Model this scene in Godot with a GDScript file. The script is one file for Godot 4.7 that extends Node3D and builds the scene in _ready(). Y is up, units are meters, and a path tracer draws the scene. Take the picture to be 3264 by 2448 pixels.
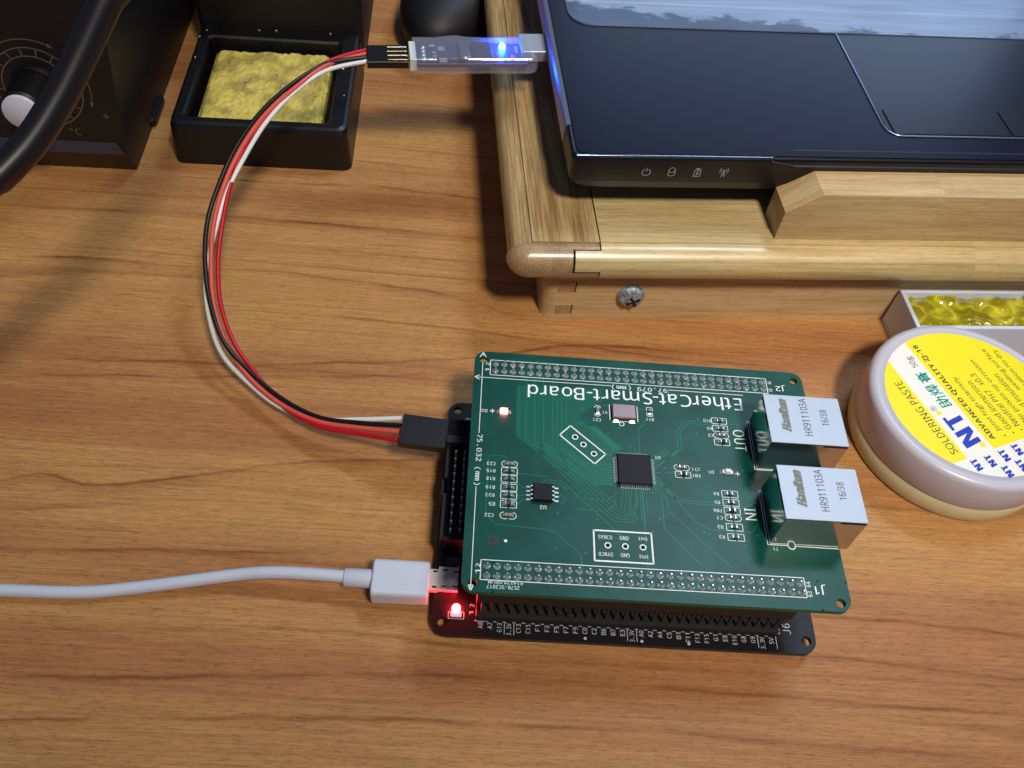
extends Node3D

const MM := 0.001
var used := {}

# ---------------------------------------------------------------- mesh builder (millimetres in, metres out)
class Mb:
	var st := SurfaceTool.new()
	var t := Transform3D()
	var any := false

	func _init() -> void:
		st.begin(Mesh.PRIMITIVE_TRIANGLES)

	func vert(p: Vector3, n: Vector3, uv: Vector2) -> void:
		st.set_normal((t.basis * n).normalized())
		st.set_uv(uv)
		st.add_vertex((t * p) * 0.001)
		any = true

	func tri(a: Vector3, b: Vector3, c: Vector3, na: Vector3, nb: Vector3, nc: Vector3, ua := Vector2.ZERO, ub := Vector2.ZERO, uc := Vector2.ZERO) -> void:
		var g := (b - a).cross(c - a)
		if g.length_squared() < 1e-14:
			return
		vert(a, na, ua)
		if g.dot(na + nb + nc) > 0.0:
			vert(c, nc, uc)
			vert(b, nb, ub)
		else:
			vert(b, nb, ub)
			vert(c, nc, uc)

	func quad(a: Vector3, b: Vector3, c: Vector3, d: Vector3, n: Vector3) -> void:
		tri(a, b, c, n, n, n, Vector2(0, 0), Vector2(1, 0), Vector2(1, 1))
		tri(a, c, d, n, n, n, Vector2(0, 0), Vector2(1, 1), Vector2(0, 1))

	func quad_s(a: Vector3, b: Vector3, c: Vector3, d: Vector3, na: Vector3, nb: Vector3, nc: Vector3, nd: Vector3) -> void:
		tri(a, b, c, na, nb, nc)
		tri(a, c, d, na, nc, nd)

	# box from lo to hi with chamfered edges
	func box(lo: Vector3, hi: Vector3, ch := 0.0) -> void:
		var c := (lo + hi) * 0.5
		var h := (hi - lo) * 0.5
		ch = minf(ch, minf(h.x, minf(h.y, h.z)) * 0.9)
		for ax in 3:
			var u := (ax + 1) % 3
			var w := (ax + 2) % 3
			for s in [-1.0, 1.0]:
				var q := []
				for k in [[-1.0, -1.0], [1.0, -1.0], [1.0, 1.0], [-1.0, 1.0]]:
					var p := Vector3.ZERO
					p[ax] = s * h[ax]
					p[u] = k[0] * (h[u] - ch)
					p[w] = k[1] * (h[w] - ch)
					q.append(c + p)
				var n := Vector3.ZERO
				n[ax] = s
				quad(q[0], q[1], q[2], q[3], n)
			if ch > 0.0:
				for su in [-1.0, 1.0]:
					for sw in [-1.0, 1.0]:
						var e := []
						for k in [[-1.0, 0], [1.0, 0], [1.0, 1], [-1.0, 1]]:
							var p := Vector3.ZERO
							p[ax] = k[0] * (h[ax] - ch)
							p[u] = su * (h[u] - (ch if k[1] == 1 else 0.0))
							p[w] = sw * (h[w] - (ch if k[1] == 0 else 0.0))
							e.append(c + p)
						var n := Vector3.ZERO
						n[u] = su
						n[w] = sw
						quad(e[0], e[1], e[2], e[3], n.normalized())
		if ch > 0.0:
			for sx in [-1.0, 1.0]:
				for sy in [-1.0, 1.0]:
					for sz in [-1.0, 1.0]:
						var n := Vector3(sx, sy, sz).normalized()
						var a := c + Vector3(sx * h.x, sy * (h.y - ch), sz * (h.z - ch))
						var b := c + Vector3(sx * (h.x - ch), sy * h.y, sz * (h.z - ch))
						var d := c + Vector3(sx * (h.x - ch), sy * (h.y - ch), sz * h.z)
						tri(a, b, d, n, n, n)

	# skin between stacked outlines of equal length; smooth across both directions when smooth is set
	func loft(rings: Array, closed := true, cap_a := true, cap_b := true) -> void:
		var m: int = rings[0].size()
		var cen := []
		for r in rings:
			var s := Vector3.ZERO
			for p in r:
				s += p
			cen.append(s / float(m))
		for i in rings.size() - 1:
			for j in (m if closed else m - 1):
				var k := (j + 1) % m
				var a: Vector3 = rings[i][j]
				var b: Vector3 = rings[i][k]
				var c: Vector3 = rings[i + 1][k]
				var d: Vector3 = rings[i + 1][j]
				var g := (b - d).cross(c - a)
				if g.length_squared() < 1e-14:
					continue
				g = g.normalized()
				if closed and g.dot((a + b + c + d) * 0.25 - (cen[i] + cen[i + 1]) * 0.5) < 0.0:
					g = -g
				quad(a, b, c, d, g)
		if cap_a:
			fan(rings[0], cen[0], (cen[0] - cen[1]).normalized())
		if cap_b:
			fan(rings[-1], cen[-1], (cen[-1] - cen[-2]).normalized())

	func fan(ring: Array, c: Vector3, n: Vector3) -> void:
		for j in ring.size():
			tri(c, ring[j], ring[(j + 1) % ring.size()], n, n, n)

	# profile of (radius, height) turned round the y axis
	func lathe(prof: Array, seg := 48, at := Vector3.ZERO, from := 0.0, to := TAU, sharp := 0.6) -> void:
		var nr := []
		for i in prof.size() - 1:
			var d: Vector2 = prof[i + 1] - prof[i]
			nr.append(Vector2(d.y, -d.x).normalized())
		for i in prof.size() - 1:
			var n0: Vector2 = nr[i]
			var n1: Vector2 = nr[i]
			if i > 0 and nr[i - 1].dot(nr[i]) > sharp:
				n0 = (nr[i - 1] + nr[i]).normalized()
			if i < nr.size() - 1 and nr[i + 1].dot(nr[i]) > sharp:
				n1 = (nr[i + 1] + nr[i]).normalized()
			var p0: Vector2 = prof[i]
			var p1: Vector2 = prof[i + 1]
			for j in seg:
				var a0 := from + (to - from) * j / seg
				var a1 := from + (to - from) * (j + 1) / seg
				var c0 := Vector3(cos(a0), 0, sin(a0))
				var c1 := Vector3(cos(a1), 0, sin(a1))
				quad_s(at + c0 * p0.x + Vector3.UP * p0.y, at + c1 * p0.x + Vector3.UP * p0.y, at + c1 * p1.x + Vector3.UP * p1.y, at + c0 * p1.x + Vector3.UP * p1.y,
					c0 * n0.x + Vector3.UP * n0.y, c1 * n0.x + Vector3.UP * n0.y, c1 * n1.x + Vector3.UP * n1.y, c0 * n1.x + Vector3.UP * n1.y)

	func tube(path: Array, r: float, sides := 10, caps := true, squash := 1.0) -> void:
		var m := path.size()
		var up := Vector3.UP
		var rings := []
		var norms := []
		var prev := Vector3.ZERO
		for i in m:
			var d: Vector3 = (path[mini(i + 1, m - 1)] - path[maxi(i - 1, 0)]).normalized()
			if i == 0:
				if absf(d.y) > 0.9:
					up = Vector3.RIGHT
				prev = (up - d * up.dot(d)).normalized()
			else:
				prev = (prev - d * prev.dot(d)).normalized()
			var side := d.cross(prev)
			var ring := []
			var nn := []
			for j in sides:
				var a := TAU * j / sides
				var n := prev * cos(a) + side * sin(a)
				nn.append(n)
				ring.append(path[i] + (prev * cos(a) * squash + side * sin(a)) * r)
			rings.append(ring)
			norms.append(nn)
		for i in m - 1:
			for j in sides:
				var k := (j + 1) % sides
				quad_s(rings[i][j], rings[i][k], rings[i + 1][k], rings[i + 1][j], norms[i][j], norms[i][k], norms[i + 1][k], norms[i + 1][j])
		if caps:
			fan(rings[0], path[0], (path[0] - path[1]).normalized())
			fan(rings[-1], path[-1], (path[-1] - path[-2]).normalized())

	# flat filled outline (x, z) at height y, facing up
	func sheet(poly: PackedVector2Array, y: float, n := Vector3.UP, uv_scale := 1.0) -> void:
		var idx := Geometry2D.triangulate_polygon(poly)
		for i in range(0, idx.size(), 3):
			var p := []
			for k in 3:
				p.append(poly[idx[i + k]])
			tri(Vector3(p[0].x, y, p[0].y), Vector3(p[1].x, y, p[1].y), Vector3(p[2].x, y, p[2].y), n, n, n, p[0] * uv_scale, p[1] * uv_scale, p[2] * uv_scale)

	# outline (x, z) raised from y0 to y1; edge > 0 chamfers the upper rim
	func prism(poly: PackedVector2Array, y0: float, y1: float, bottom := true) -> void:
		sheet(poly, y1)
		if bottom:
			sheet(poly, y0, Vector3.DOWN)
		wall(poly, y0, y1)

	func wall(poly: PackedVector2Array, y0: float, y1: float) -> void:
		var area := 0.0
		for i in poly.size():
			var a := poly[i]
			var b := poly[(i + 1) % poly.size()]
			area += a.x * b.y - b.x * a.y
		for i in poly.size():
			var a := poly[i]
			var b := poly[(i + 1) % poly.size()]
			var d := b - a
			var n := Vector3(d.y, 0, -d.x).normalized() * signf(area)
			quad(Vector3(a.x, y0, a.y), Vector3(b.x, y0, b.y), Vector3(b.x, y1, b.y), Vector3(a.x, y1, a.y), n)

	# profile (z, y) drawn along x from x0 to x1, rounded where neighbours turn little
	func along_x(prof: Array, x0: float, x1: float, closed := false, caps := true) -> void:
		var m := prof.size()
		var cnt := m if closed else m - 1
		var nr := []
		var area := 0.0
		for i in m:
			var a: Vector2 = prof[i]
			var b: Vector2 = prof[(i + 1) % m]
			area += a.x * b.y - b.x * a.y
		for i in m:
			var d: Vector2 = prof[(i + 1) % m] - prof[i]
			nr.append(Vector2(d.y, -d.x).normalized() * signf(area))
		for i in cnt:
			var n0: Vector2 = nr[i]
			var n1: Vector2 = nr[i]
			var pi := (i + m - 1) % m
			var ni := (i + 1) % m
			if (closed or i > 0) and nr[pi].dot(nr[i]) > 0.8:
				n0 = (nr[pi] + nr[i]).normalized()
			if (closed or i < cnt - 1) and nr[ni].dot(nr[i]) > 0.8:
				n1 = (nr[ni] + nr[i]).normalized()
			var a: Vector2 = prof[i]
			var b: Vector2 = prof[(i + 1) % m]
			var m0 := Vector3(0, n0.y, n0.x)
			var m1 := Vector3(0, n1.y, n1.x)
			quad_s(Vector3(x0, a.y, a.x), Vector3(x1, a.y, a.x), Vector3(x1, b.y, b.x), Vector3(x0, b.y, b.x), m0, m0, m1, m1)
		if caps:
			var flat := PackedVector2Array()
			for p in prof:
				flat.append(p)
			var idx := Geometry2D.triangulate_polygon(flat)
			for e in [[x0, -1.0], [x1, 1.0]]:
				for i in range(0, idx.size(), 3):
					var q := []
					for k in 3:
						var p := flat[idx[i + k]]
						q.append(Vector3(e[0], p.y, p.x))
					var n := Vector3(e[1], 0, 0)
					tri(q[0], q[1], q[2], n, n, n)

	# flat printed line through points (x, z), width w, at height y
	func line(pts: Array, w: float, y: float) -> void:
		for i in pts.size() - 1:
			var a: Vector2 = pts[i]
			var b: Vector2 = pts[i + 1]
			var d := (b - a).normalized()
			var s := Vector2(-d.y, d.x) * w * 0.5
			a -= d * w * 0.3
			b += d * w * 0.3
			quad(Vector3(a.x + s.x, y, a.y + s.y), Vector3(b.x + s.x, y, b.y + s.y), Vector3(b.x - s.x, y, b.y - s.y), Vector3(a.x - s.x, y, a.y - s.y), Vector3.UP)

	func frame(lo: Vector2, hi: Vector2, w: float, y: float) -> void:
		line([lo, Vector2(hi.x, lo.y), hi, Vector2(lo.x, hi.y), lo], w, y)

	func arc(c: Vector2, r: float, w: float, a0: float, a1: float, y: float, seg := 24) -> void:
		for j in seg:
			var u := a0 + (a1 - a0) * j / seg
			var v := a0 + (a1 - a0) * (j + 1) / seg
			var p := Vector3(c.x, y, c.y)
			var cu := Vector3(cos(u), 0, sin(u))
			var cv := Vector3(cos(v), 0, sin(v))
			quad(p + cu * (r - w * 0.5), p + cv * (r - w * 0.5), p + cv * (r + w * 0.5), p + cu * (r + w * 0.5), Vector3.UP)

	func disc(c: Vector2, r: float, y: float, seg := 20) -> void:
		for j in seg:
			var u := TAU * j / seg
			var v := TAU * (j + 1) / seg
			tri(Vector3(c.x, y, c.y), Vector3(c.x + cos(u) * r, y, c.y + sin(u) * r), Vector3(c.x + cos(v) * r, y, c.y + sin(v) * r), Vector3.UP, Vector3.UP, Vector3.UP)

	# lettering fitted into w by h, its lower left corner at p, running along dx with its tops towards dy
	func text(s: String, p: Vector3, dx: Vector3, dy: Vector3, w: float, h: float, font: Font, slant := 0.0) -> void:
		var tm := TextMesh.new()
		tm.text = s
		tm.font = font
		tm.font_size = 24
		tm.pixel_size = 0.01
		tm.depth = 0.0
		tm.curve_step = 2.0
		var bb := tm.get_aabb()
		var sx := w / bb.size.x
		var sy := h / bb.size.y
		var up := dy * sy + dx * slant * sy
		var b := Basis(dx * sx, up, dx.cross(dy).normalized())
		var x := Transform3D(b, p - b * bb.position)
		var f := t * x
		f.basis = f.basis
		var arr := tm.surface_get_arrays(0)
		var vs: PackedVector3Array = arr[Mesh.ARRAY_VERTEX]
		var ix: PackedInt32Array = arr[Mesh.ARRAY_INDEX] if arr[Mesh.ARRAY_INDEX] != null else PackedInt32Array(range(vs.size()))
		var ns: PackedVector3Array = arr[Mesh.ARRAY_NORMAL]
		var nz := dx.cross(dy).normalized()
		for i in range(0, ix.size(), 3):
			if ns[ix[i]].z < 0.5:
				continue
			tri(x * vs[ix[i]], x * vs[ix[i + 1]], x * vs[ix[i + 2]], nz, nz, nz)

	# bumpy sheet over a grid of (nx + 1) by (nz + 1) points, seen from above
	func grid(p: Array, nx: int, nz: int) -> void:
		var nn := []
		for j in nz + 1:
			for i in nx + 1:
				var a: Vector3 = p[j * (nx + 1) + mini(i + 1, nx)] - p[j * (nx + 1) + maxi(i - 1, 0)]
				var b: Vector3 = p[mini(j + 1, nz) * (nx + 1) + i] - p[maxi(j - 1, 0) * (nx + 1) + i]
				var n := b.cross(a)
				nn.append(n.normalized() if n.length() > 1e-9 else Vector3.UP)
		for j in nz:
			for i in nx:
				var k := j * (nx + 1) + i
				var q := [k, k + 1, k + nx + 2, k + nx + 1]
				var uv := [Vector2(float(i) / nx, float(j) / nz), Vector2(float(i + 1) / nx, float(j) / nz), Vector2(float(i + 1) / nx, float(j + 1) / nz), Vector2(float(i) / nx, float(j + 1) / nz)]
				tri(p[q[0]], p[q[1]], p[q[2]], nn[q[0]], nn[q[1]], nn[q[2]], uv[0], uv[1], uv[2])
				tri(p[q[0]], p[q[2]], p[q[3]], nn[q[0]], nn[q[2]], nn[q[3]], uv[0], uv[2], uv[3])

	# profile (x, y) drawn along z
	func along_side(prof: Array, z0: float, z1: float) -> void:
		for i in prof.size() - 1:
			var a: Vector2 = prof[i]
			var b: Vector2 = prof[i + 1]
			var d := b - a
			var n := Vector3(-d.y, d.x, 0).normalized()
			quad(Vector3(a.x, a.y, z0), Vector3(a.x, a.y, z1), Vector3(b.x, b.y, z1), Vector3(b.x, b.y, z0), n)
		for e in [[z0, 1.0], [z1, -1.0]]:
			for i in range(1, prof.size() - 1):
				var n := Vector3(0, 0, e[1])
				tri(Vector3(prof[0].x, prof[0].y, e[0]), Vector3(prof[i].x, prof[i].y, e[0]), Vector3(prof[i + 1].x, prof[i + 1].y, e[0]), n, n, n)

	# half-round bead through points lying on a level face
	func ribbon(pts: Array, r: float) -> void:
		tube(pts, r, 8, true, 0.5)

	func smooth_loft(rings: Array) -> void:
		var m: int = rings[0].size()
		var k := rings.size()
		var nn := []
		for i in k:
			var row := []
			for j in m:
				var a: Vector3 = rings[i][(j + 1) % m] - rings[i][(j + m - 1) % m]
				var b: Vector3 = rings[mini(i + 1, k - 1)][j] - rings[maxi(i - 1, 0)][j]
				row.append(b.cross(a).normalized())
			nn.append(row)
		for i in k - 1:
			for j in m:
				var q := (j + 1) % m
				quad_s(rings[i][j], rings[i][q], rings[i + 1][q], rings[i + 1][j], nn[i][j], nn[i][q], nn[i + 1][q], nn[i + 1][j])

	func mesh() -> ArrayMesh:
		return st.commit()


# ---------------------------------------------------------------- scene tree helpers
func numbered(parent: Node, called: String) -> String:
	var key := str(parent.get_instance_id()) + called
	var k: int = used.get(key, 0)
	used[key] = k + 1
	return called if k == 0 else "%s_%03d" % [called, k]

func tag(o: Node, label: String, category: String, group := "") -> void:
	o.set_meta("label", label)
	o.set_meta("category", category)
	if group:
		o.set_meta("group", group)

func thing(called: String, label: String, category: String, at := Vector3.ZERO, turn := 0.0, group := "") -> Node3D:
	var o := Node3D.new()
	o.name = numbered(self, called)
	add_child(o, true)
	o.position = at * MM
	o.rotation_degrees.y = turn
	tag(o, label, category, group)
	return o

func part(parent: Node, called: String, mesh: Mesh, m: Material, at := Vector3.ZERO, turn := 0.0) -> MeshInstance3D:
	var o := MeshInstance3D.new()
	o.name = numbered(parent, called)
	o.mesh = mesh
	o.material_override = m
	o.position = at * MM
	o.rotation_degrees.y = turn
	parent.add_child(o, true)
	return o

func group_part(parent: Node, called: String, at := Vector3.ZERO, turn := 0.0) -> Node3D:
	var o := Node3D.new()
	o.name = numbered(parent, called)
	o.position = at * MM
	o.rotation_degrees.y = turn
	parent.add_child(o, true)
	return o

func rounded(lo: Vector2, hi: Vector2, r: Array, seg := 6) -> PackedVector2Array:
	# corner radii: back-left, back-right, front-right, front-left
	var out := PackedVector2Array()
	var c := [Vector2(lo.x + r[0], lo.y + r[0]), Vector2(hi.x - r[1], lo.y + r[1]), Vector2(hi.x - r[2], hi.y - r[2]), Vector2(lo.x + r[3], hi.y - r[3])]
	for k in 4:
		if r[k] <= 0.0:
			out.append(c[k])
			continue
		for j in seg + 1:
			var a := PI + PI * 0.5 * k + PI * 0.5 * j / seg
			out.append(c[k] + Vector2(cos(a), sin(a)) * r[k])
	return out

func smooth_path(p: Array, per := 8) -> Array:
	var out := []
	for i in p.size() - 1:
		var a: Vector3 = p[maxi(i - 1, 0)]
		var b: Vector3 = p[i]
		var c: Vector3 = p[i + 1]
		var d: Vector3 = p[mini(i + 2, p.size() - 1)]
		for k in per:
			var t := float(k) / per
			out.append(0.5 * ((2.0 * b) + (c - a) * t + (2.0 * a - 5.0 * b + 4.0 * c - d) * t * t + (3.0 * b - a - 3.0 * c + d) * t * t * t))
	out.append(p[-1])
	return out

# ---------------------------------------------------------------- materials
func mat(c: Color, rough := 0.5, metal := 0.0) -> StandardMaterial3D:
	var m := StandardMaterial3D.new()
	m.albedo_color = c
	m.roughness = rough
	m.metallic = metal
	return m

func noise(sd: int, freq: float, oct := 3, kind := FastNoiseLite.TYPE_SIMPLEX_SMOOTH) -> FastNoiseLite:
	var n := FastNoiseLite.new()
	n.seed = sd
	n.noise_type = kind
	n.frequency = freq
	n.fractal_octaves = oct
	return n

# grey picture of noise, w by h, drawn at (w / kx, h / ky) and stretched
func streaks(sd: int, freq: float, w: int, h: int, kx: float, ky: float, oct := 3) -> PackedByteArray:
	var im := noise(sd, freq, oct).get_image(int(w / kx), int(h / ky), false, false, true)
	im.resize(w, h, Image.INTERPOLATE_CUBIC)
	im.convert(Image.FORMAT_L8)
	return im.get_data()

func tex(im: Image) -> ImageTexture:
	im.generate_mipmaps()
	return ImageTexture.create_from_image(im)

func triplanar(m: StandardMaterial3D, sx: float, sy: float, sz: float, world := false) -> void:
	m.uv1_triplanar = true
	m.uv1_world_triplanar = world
	m.uv1_scale = Vector3(sx, sy, sz)
	m.uv1_triplanar_sharpness = 8.0

# laminate of a desk: grain along x, wavy dark growth lines, broad tan and orange bands
func wood_image() -> Image:
	var w := 2048
	var h := 1400
	var band := streaks(3, 0.006, w, h, 16.0, 1.0, 2)
	var band2 := streaks(8, 0.018, w, h, 24.0, 1.0, 3)
	var fine := streaks(11, 0.16, w, h, 48.0, 1.0, 3)
	var fibre := streaks(14, 0.33, w, h, 16.0, 1.0, 2)
	var pore := streaks(17, 0.34, w, h, 8.0, 1.0, 2)
	var warp := streaks(21, 0.02, w, h, 34.0, 3.0, 2)
	var where := streaks(25, 0.02, w, h, 14.0, 2.0, 2)
	var mot := streaks(29, 0.03, w, h, 3.0, 3.0, 3)
	var data := PackedByteArray()
	data.resize(w * h * 3)
	var c_tan := Vector3(0.555, 0.300, 0.105)
	var c_org := Vector3(0.445, 0.202, 0.077)
	var c_dark := Vector3(0.235, 0.085, 0.028)
	for y in h:
		for x in w:
			var i := y * w + x
			var b := band[i] / 255.0
			var b2 := band2[i] / 255.0
			var f := fine[i] / 255.0
			var s := smoothstep(0.30, 0.72, b * 0.6 + b2 * 0.4)
			var c := c_org.lerp(c_tan, s)
			var g := (fibre[i] / 255.0 - 0.5) * 0.16 + (f - 0.5) * 0.24 + (mot[i] / 255.0 - 0.5) * 0.05
			c *= 1.0 + g
			# growth lines
			var ph := y * 0.026 + (warp[i] / 255.0) * 1.3 + b * 1.0
			var fr := ph - floorf(ph)
			var ln := smoothstep(0.80, 0.975, fr) * (1.0 - smoothstep(0.975, 1.0, fr))
			ln *= smoothstep(0.42, 0.75, where[i] / 255.0) * 0.55
			var pr := smoothstep(0.70, 0.84, pore[i] / 255.0) * 0.20
			c = c.lerp(c_dark, clampf(ln * 0.75 + pr, 0.0, 0.8))
			var k := i * 3
			data[k] = int(clampf(pow(c.x, 0.4545), 0.0, 1.0) * 255.0)
			data[k + 1] = int(clampf(pow(c.y, 0.4545), 0.0, 1.0) * 255.0)
			data[k + 2] = int(clampf(pow(c.z, 0.4545), 0.0, 1.0) * 255.0)
	var im := Image.create_from_data(w, h, false, Image.FORMAT_RGB8, data)
	return im

# fine fibres and short dark pores, multiplied over the laminate
func fibre_image() -> Image:
	var n := 1280
	var a := streaks(101, 0.30, n, n, 26.0, 1.0, 2)
	var b := streaks(103, 0.42, n, n, 10.0, 1.0, 1)
	var e := streaks(105, 0.12, n, n, 40.0, 1.0, 2)
	var data := PackedByteArray()
	data.resize(n * n * 3)
	for i in n * n:
		var v := 0.955 + (a[i] / 255.0 - 0.5) * 0.16 + (e[i] / 255.0 - 0.5) * 0.11 - smoothstep(0.66, 0.80, b[i] / 255.0) * 0.14
		var g := int(clampf(v, 0.0, 1.0) * 255.0)
		data[i * 3] = g
		data[i * 3 + 1] = int(g * 0.985)
		data[i * 3 + 2] = int(g * 0.97)
	return Image.create_from_data(n, n, false, Image.FORMAT_RGB8, data)

# dark grain line drawn into the laminate through points given in millimetres on the desk
func wood_line(im: Image, pts: Array, strength: float, below: float) -> void:
	var w := im.get_width()
	var h := im.get_height()
	var nz := noise(77, 0.02, 3)
	var x0 := int((pts[0].x + 300.0) / 620.0 * w)
	var x1 := int((pts[-1].x + 300.0) / 620.0 * w)
	for px in range(maxi(x0, 0), mini(x1, w)):
		var x := px * 620.0 / w - 300.0
		var i := 0
		while i < pts.size() - 2 and x > pts[i + 1].x:
			i += 1
		var a: Vector2 = pts[maxi(i - 1, 0)]
		var b: Vector2 = pts[i]
		var c: Vector2 = pts[i + 1]
		var d: Vector2 = pts[mini(i + 2, pts.size() - 1)]
		var t := clampf((x - b.x) / (c.x - b.x), 0.0, 1.0)
		var z := 0.5 * ((2.0 * b.y) + (c.y - a.y) * t + (2.0 * a.y - 5.0 * b.y + 4.0 * c.y - d.y) * t * t + (3.0 * b.y - a.y - 3.0 * c.y + d.y) * t * t * t)
		var py := (z + 300.0) / 424.0 * h + nz.get_noise_2d(x * 1.5, b.y * 0.0 + pts[0].y * 7.0) * 2.6 + nz.get_noise_2d(x * 8.0, pts[0].y) * 0.7
		var end := smoothstep(0.0, 70.0, px - x0) * smoothstep(0.0, 70.0, x1 - px)
		var amt := strength * end * clampf(0.60 + 0.85 * nz.get_noise_2d(x * 1.3, pts[0].y * 3.0 + 500.0), 0.08, 1.0)
		for o in range(-6, int(below) + 1):
			var yy := int(floorf(py)) + o
			if yy < 0 or yy >= h:
				continue
			var q := float(yy) - py
			var k: float = exp(-q * q / 3.2)
			if q > 0.0:
				k = maxf(k, 0.40 * (1.0 - q / (below + 0.01)))
			k = clampf(k * amt, 0.0, 1.0)
			im.set_pixel(px, yy, im.get_pixel(px, yy).lerp(Color(0.42, 0.235, 0.125), k * 0.72))

func bamboo_image(sd: int, light: Vector3, dark: Vector3, strip: float) -> Image:
	var w := 768
	var h := 512
	var fine := streaks(sd, 0.11, w, h, 24.0, 1.0, 3)
	var fibre := streaks(sd + 1, 0.33, w, h, 14.0, 1.0, 2)
	var broad := streaks(sd + 2, 0.02, w, h, 12.0, 1.0, 2)
	var dash := streaks(sd + 3, 0.30, w, h, 9.0, 1.0, 1)
	var data := PackedByteArray()
	data.resize(w * h * 3)
	var rng := RandomNumberGenerator.new()
	rng.seed = sd
	var tone := []
	for k in 64:
		tone.append(rng.randf_range(-0.10, 0.10))
	for y in h:
		var sfrac := y / strip
		var st := int(sfrac)
		var edge := absf(sfrac - st - 0.5) * 2.0
		var seam := smoothstep(0.95, 1.0, edge) * 0.18
		for x in w:
			var i := y * w + x
			var f := clampf(0.5 + (fine[i] / 255.0 - 0.5) * 1.3 + (broad[i] / 255.0 - 0.5) * 0.9, 0.0, 1.0)
			var c := dark.lerp(light, f)
			c *= 1.0 + tone[st % 64] + (fibre[i] / 255.0 - 0.5) * 0.16 - seam
			c *= 1.0 - smoothstep(0.70, 0.85, dash[i] / 255.0) * 0.22
			var k := i * 3
			data[k] = int(clampf(pow(c.x, 0.4545), 0.0, 1.0) * 255.0)
			data[k + 1] = int(clampf(pow(c.y, 0.4545), 0.0, 1.0) * 255.0)
			data[k + 2] = int(clampf(pow(c.z, 0.4545), 0.0, 1.0) * 255.0)
	return Image.create_from_data(w, h, false, Image.FORMAT_RGB8, data)

func speckle_image(sd: int, light: Color, dark: Color, freq: float) -> Image:
	var n := noise(sd, freq, 1, FastNoiseLite.TYPE_CELLULAR)
	n.cellular_return_type = FastNoiseLite.RETURN_DISTANCE
	var b := noise(sd + 5, 0.012, 3)
	var im := Image.create(384, 384, false, Image.FORMAT_RGB8)
	for y in 384:
		for x in 384:
			var v := n.get_noise_2d(x, y)
			var k := clampf((v + 0.95) * 1.4 + b.get_noise_2d(x, y) * 0.4, 0.0, 1.0)
			im.set_pixel(x, y, dark.lerp(light, k))
	return im

func grain_normal(sd: int, freq: float, size: int, kx: float, bump: float) -> ImageTexture:
	var im := noise(sd, freq, 3).get_image(int(size / kx), size, false, false, true)
	im.resize(size, size, Image.INTERPOLATE_CUBIC)
	im.convert(Image.FORMAT_RGBA8)
	im.bump_map_to_normal_map(bump)
	return tex(im)

# ---------------------------------------------------------------- shared looks
var sans: SystemFont
var bold: SystemFont
var mono: SystemFont
var serif: SystemFont
var M := {}

func looks() -> void:
	sans = SystemFont.new()
	sans.font_names = PackedStringArray(["Droid Sans"])
	bold = SystemFont.new()
	bold.font_names = PackedStringArray(["Droid Sans"])
	bold.font_weight = 700
	mono = SystemFont.new()
	mono.font_names = PackedStringArray(["Droid Sans Mono"])
	M.silk = mat(Color(0.93, 0.97, 0.97), 0.6)
	M.silk_dim = mat(Color(0.74, 0.75, 0.80), 0.6)
	M.solder = mat(Color(0.76, 0.80, 0.81), 0.28, 0.7)
	M.tin = mat(Color(0.80, 0.80, 0.80), 0.4, 0.35)
	M.gold = mat(Color(0.75, 0.60, 0.34), 0.3, 1.0)
	M.black = mat(Color(0.055, 0.055, 0.07), 0.42)
	M.black_soft = mat(Color(0.06, 0.06, 0.075), 0.55)
	M.dark = mat(Color(0.05, 0.05, 0.06), 0.55)
	M.chip = mat(Color(0.085, 0.075, 0.10), 0.5)
	M.chip.metallic_specular = 0.35
	M.hole = mat(Color(0.01, 0.012, 0.012), 0.9)
	M.steel = mat(Color(0.70, 0.72, 0.76), 0.5, 0.6)
	M.nickel = mat(Color(0.86, 0.86, 0.86), 0.10, 1.0)
	M.white_plastic = mat(Color(0.78, 0.81, 0.88), 0.42)
	M.ceramic = mat(Color(0.50, 0.43, 0.37), 0.5)
	M.res_body = mat(Color(0.09, 0.09, 0.11), 0.4)
	M.endgrain = mat(Color.WHITE, 0.5)
	M.endgrain.albedo_texture = tex(speckle_image(91, Color(0.72, 0.60, 0.44), Color(0.52, 0.41, 0.29), 0.22))
	triplanar(M.endgrain, 26.0, 26.0, 26.0)
	M.endgrain.clearcoat_enabled = true
	M.endgrain.clearcoat = 0.8
	M.endgrain.clearcoat_roughness = 0.25
	M.bamboo = mat(Color.WHITE, 0.36)
	M.bamboo.albedo_texture = tex(bamboo_image(41, Vector3(0.66, 0.53, 0.275), Vector3(0.50, 0.365, 0.155), 96.0))
	M.bamboo.clearcoat_enabled = true
	M.bamboo.clearcoat = 0.9
	M.bamboo.clearcoat_roughness = 0.3
	triplanar(M.bamboo, 7.0, 13.0, 13.0)
	M.bamboo_brown = mat(Color.WHITE, 0.4)
	M.bamboo_brown.albedo_texture = tex(bamboo_image(57, Vector3(0.56, 0.41, 0.19), Vector3(0.30, 0.18, 0.07), 90.0))
	triplanar(M.bamboo_brown, 9.0, 17.0, 17.0)
	M.bamboo_block = mat(Color.WHITE, 0.45)
	M.bamboo_block.albedo_texture = tex(bamboo_image(63, Vector3(0.60, 0.44, 0.235), Vector3(0.44, 0.30, 0.14), 130.0))
	triplanar(M.bamboo_block, 8.0, 15.0, 15.0)

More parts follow.
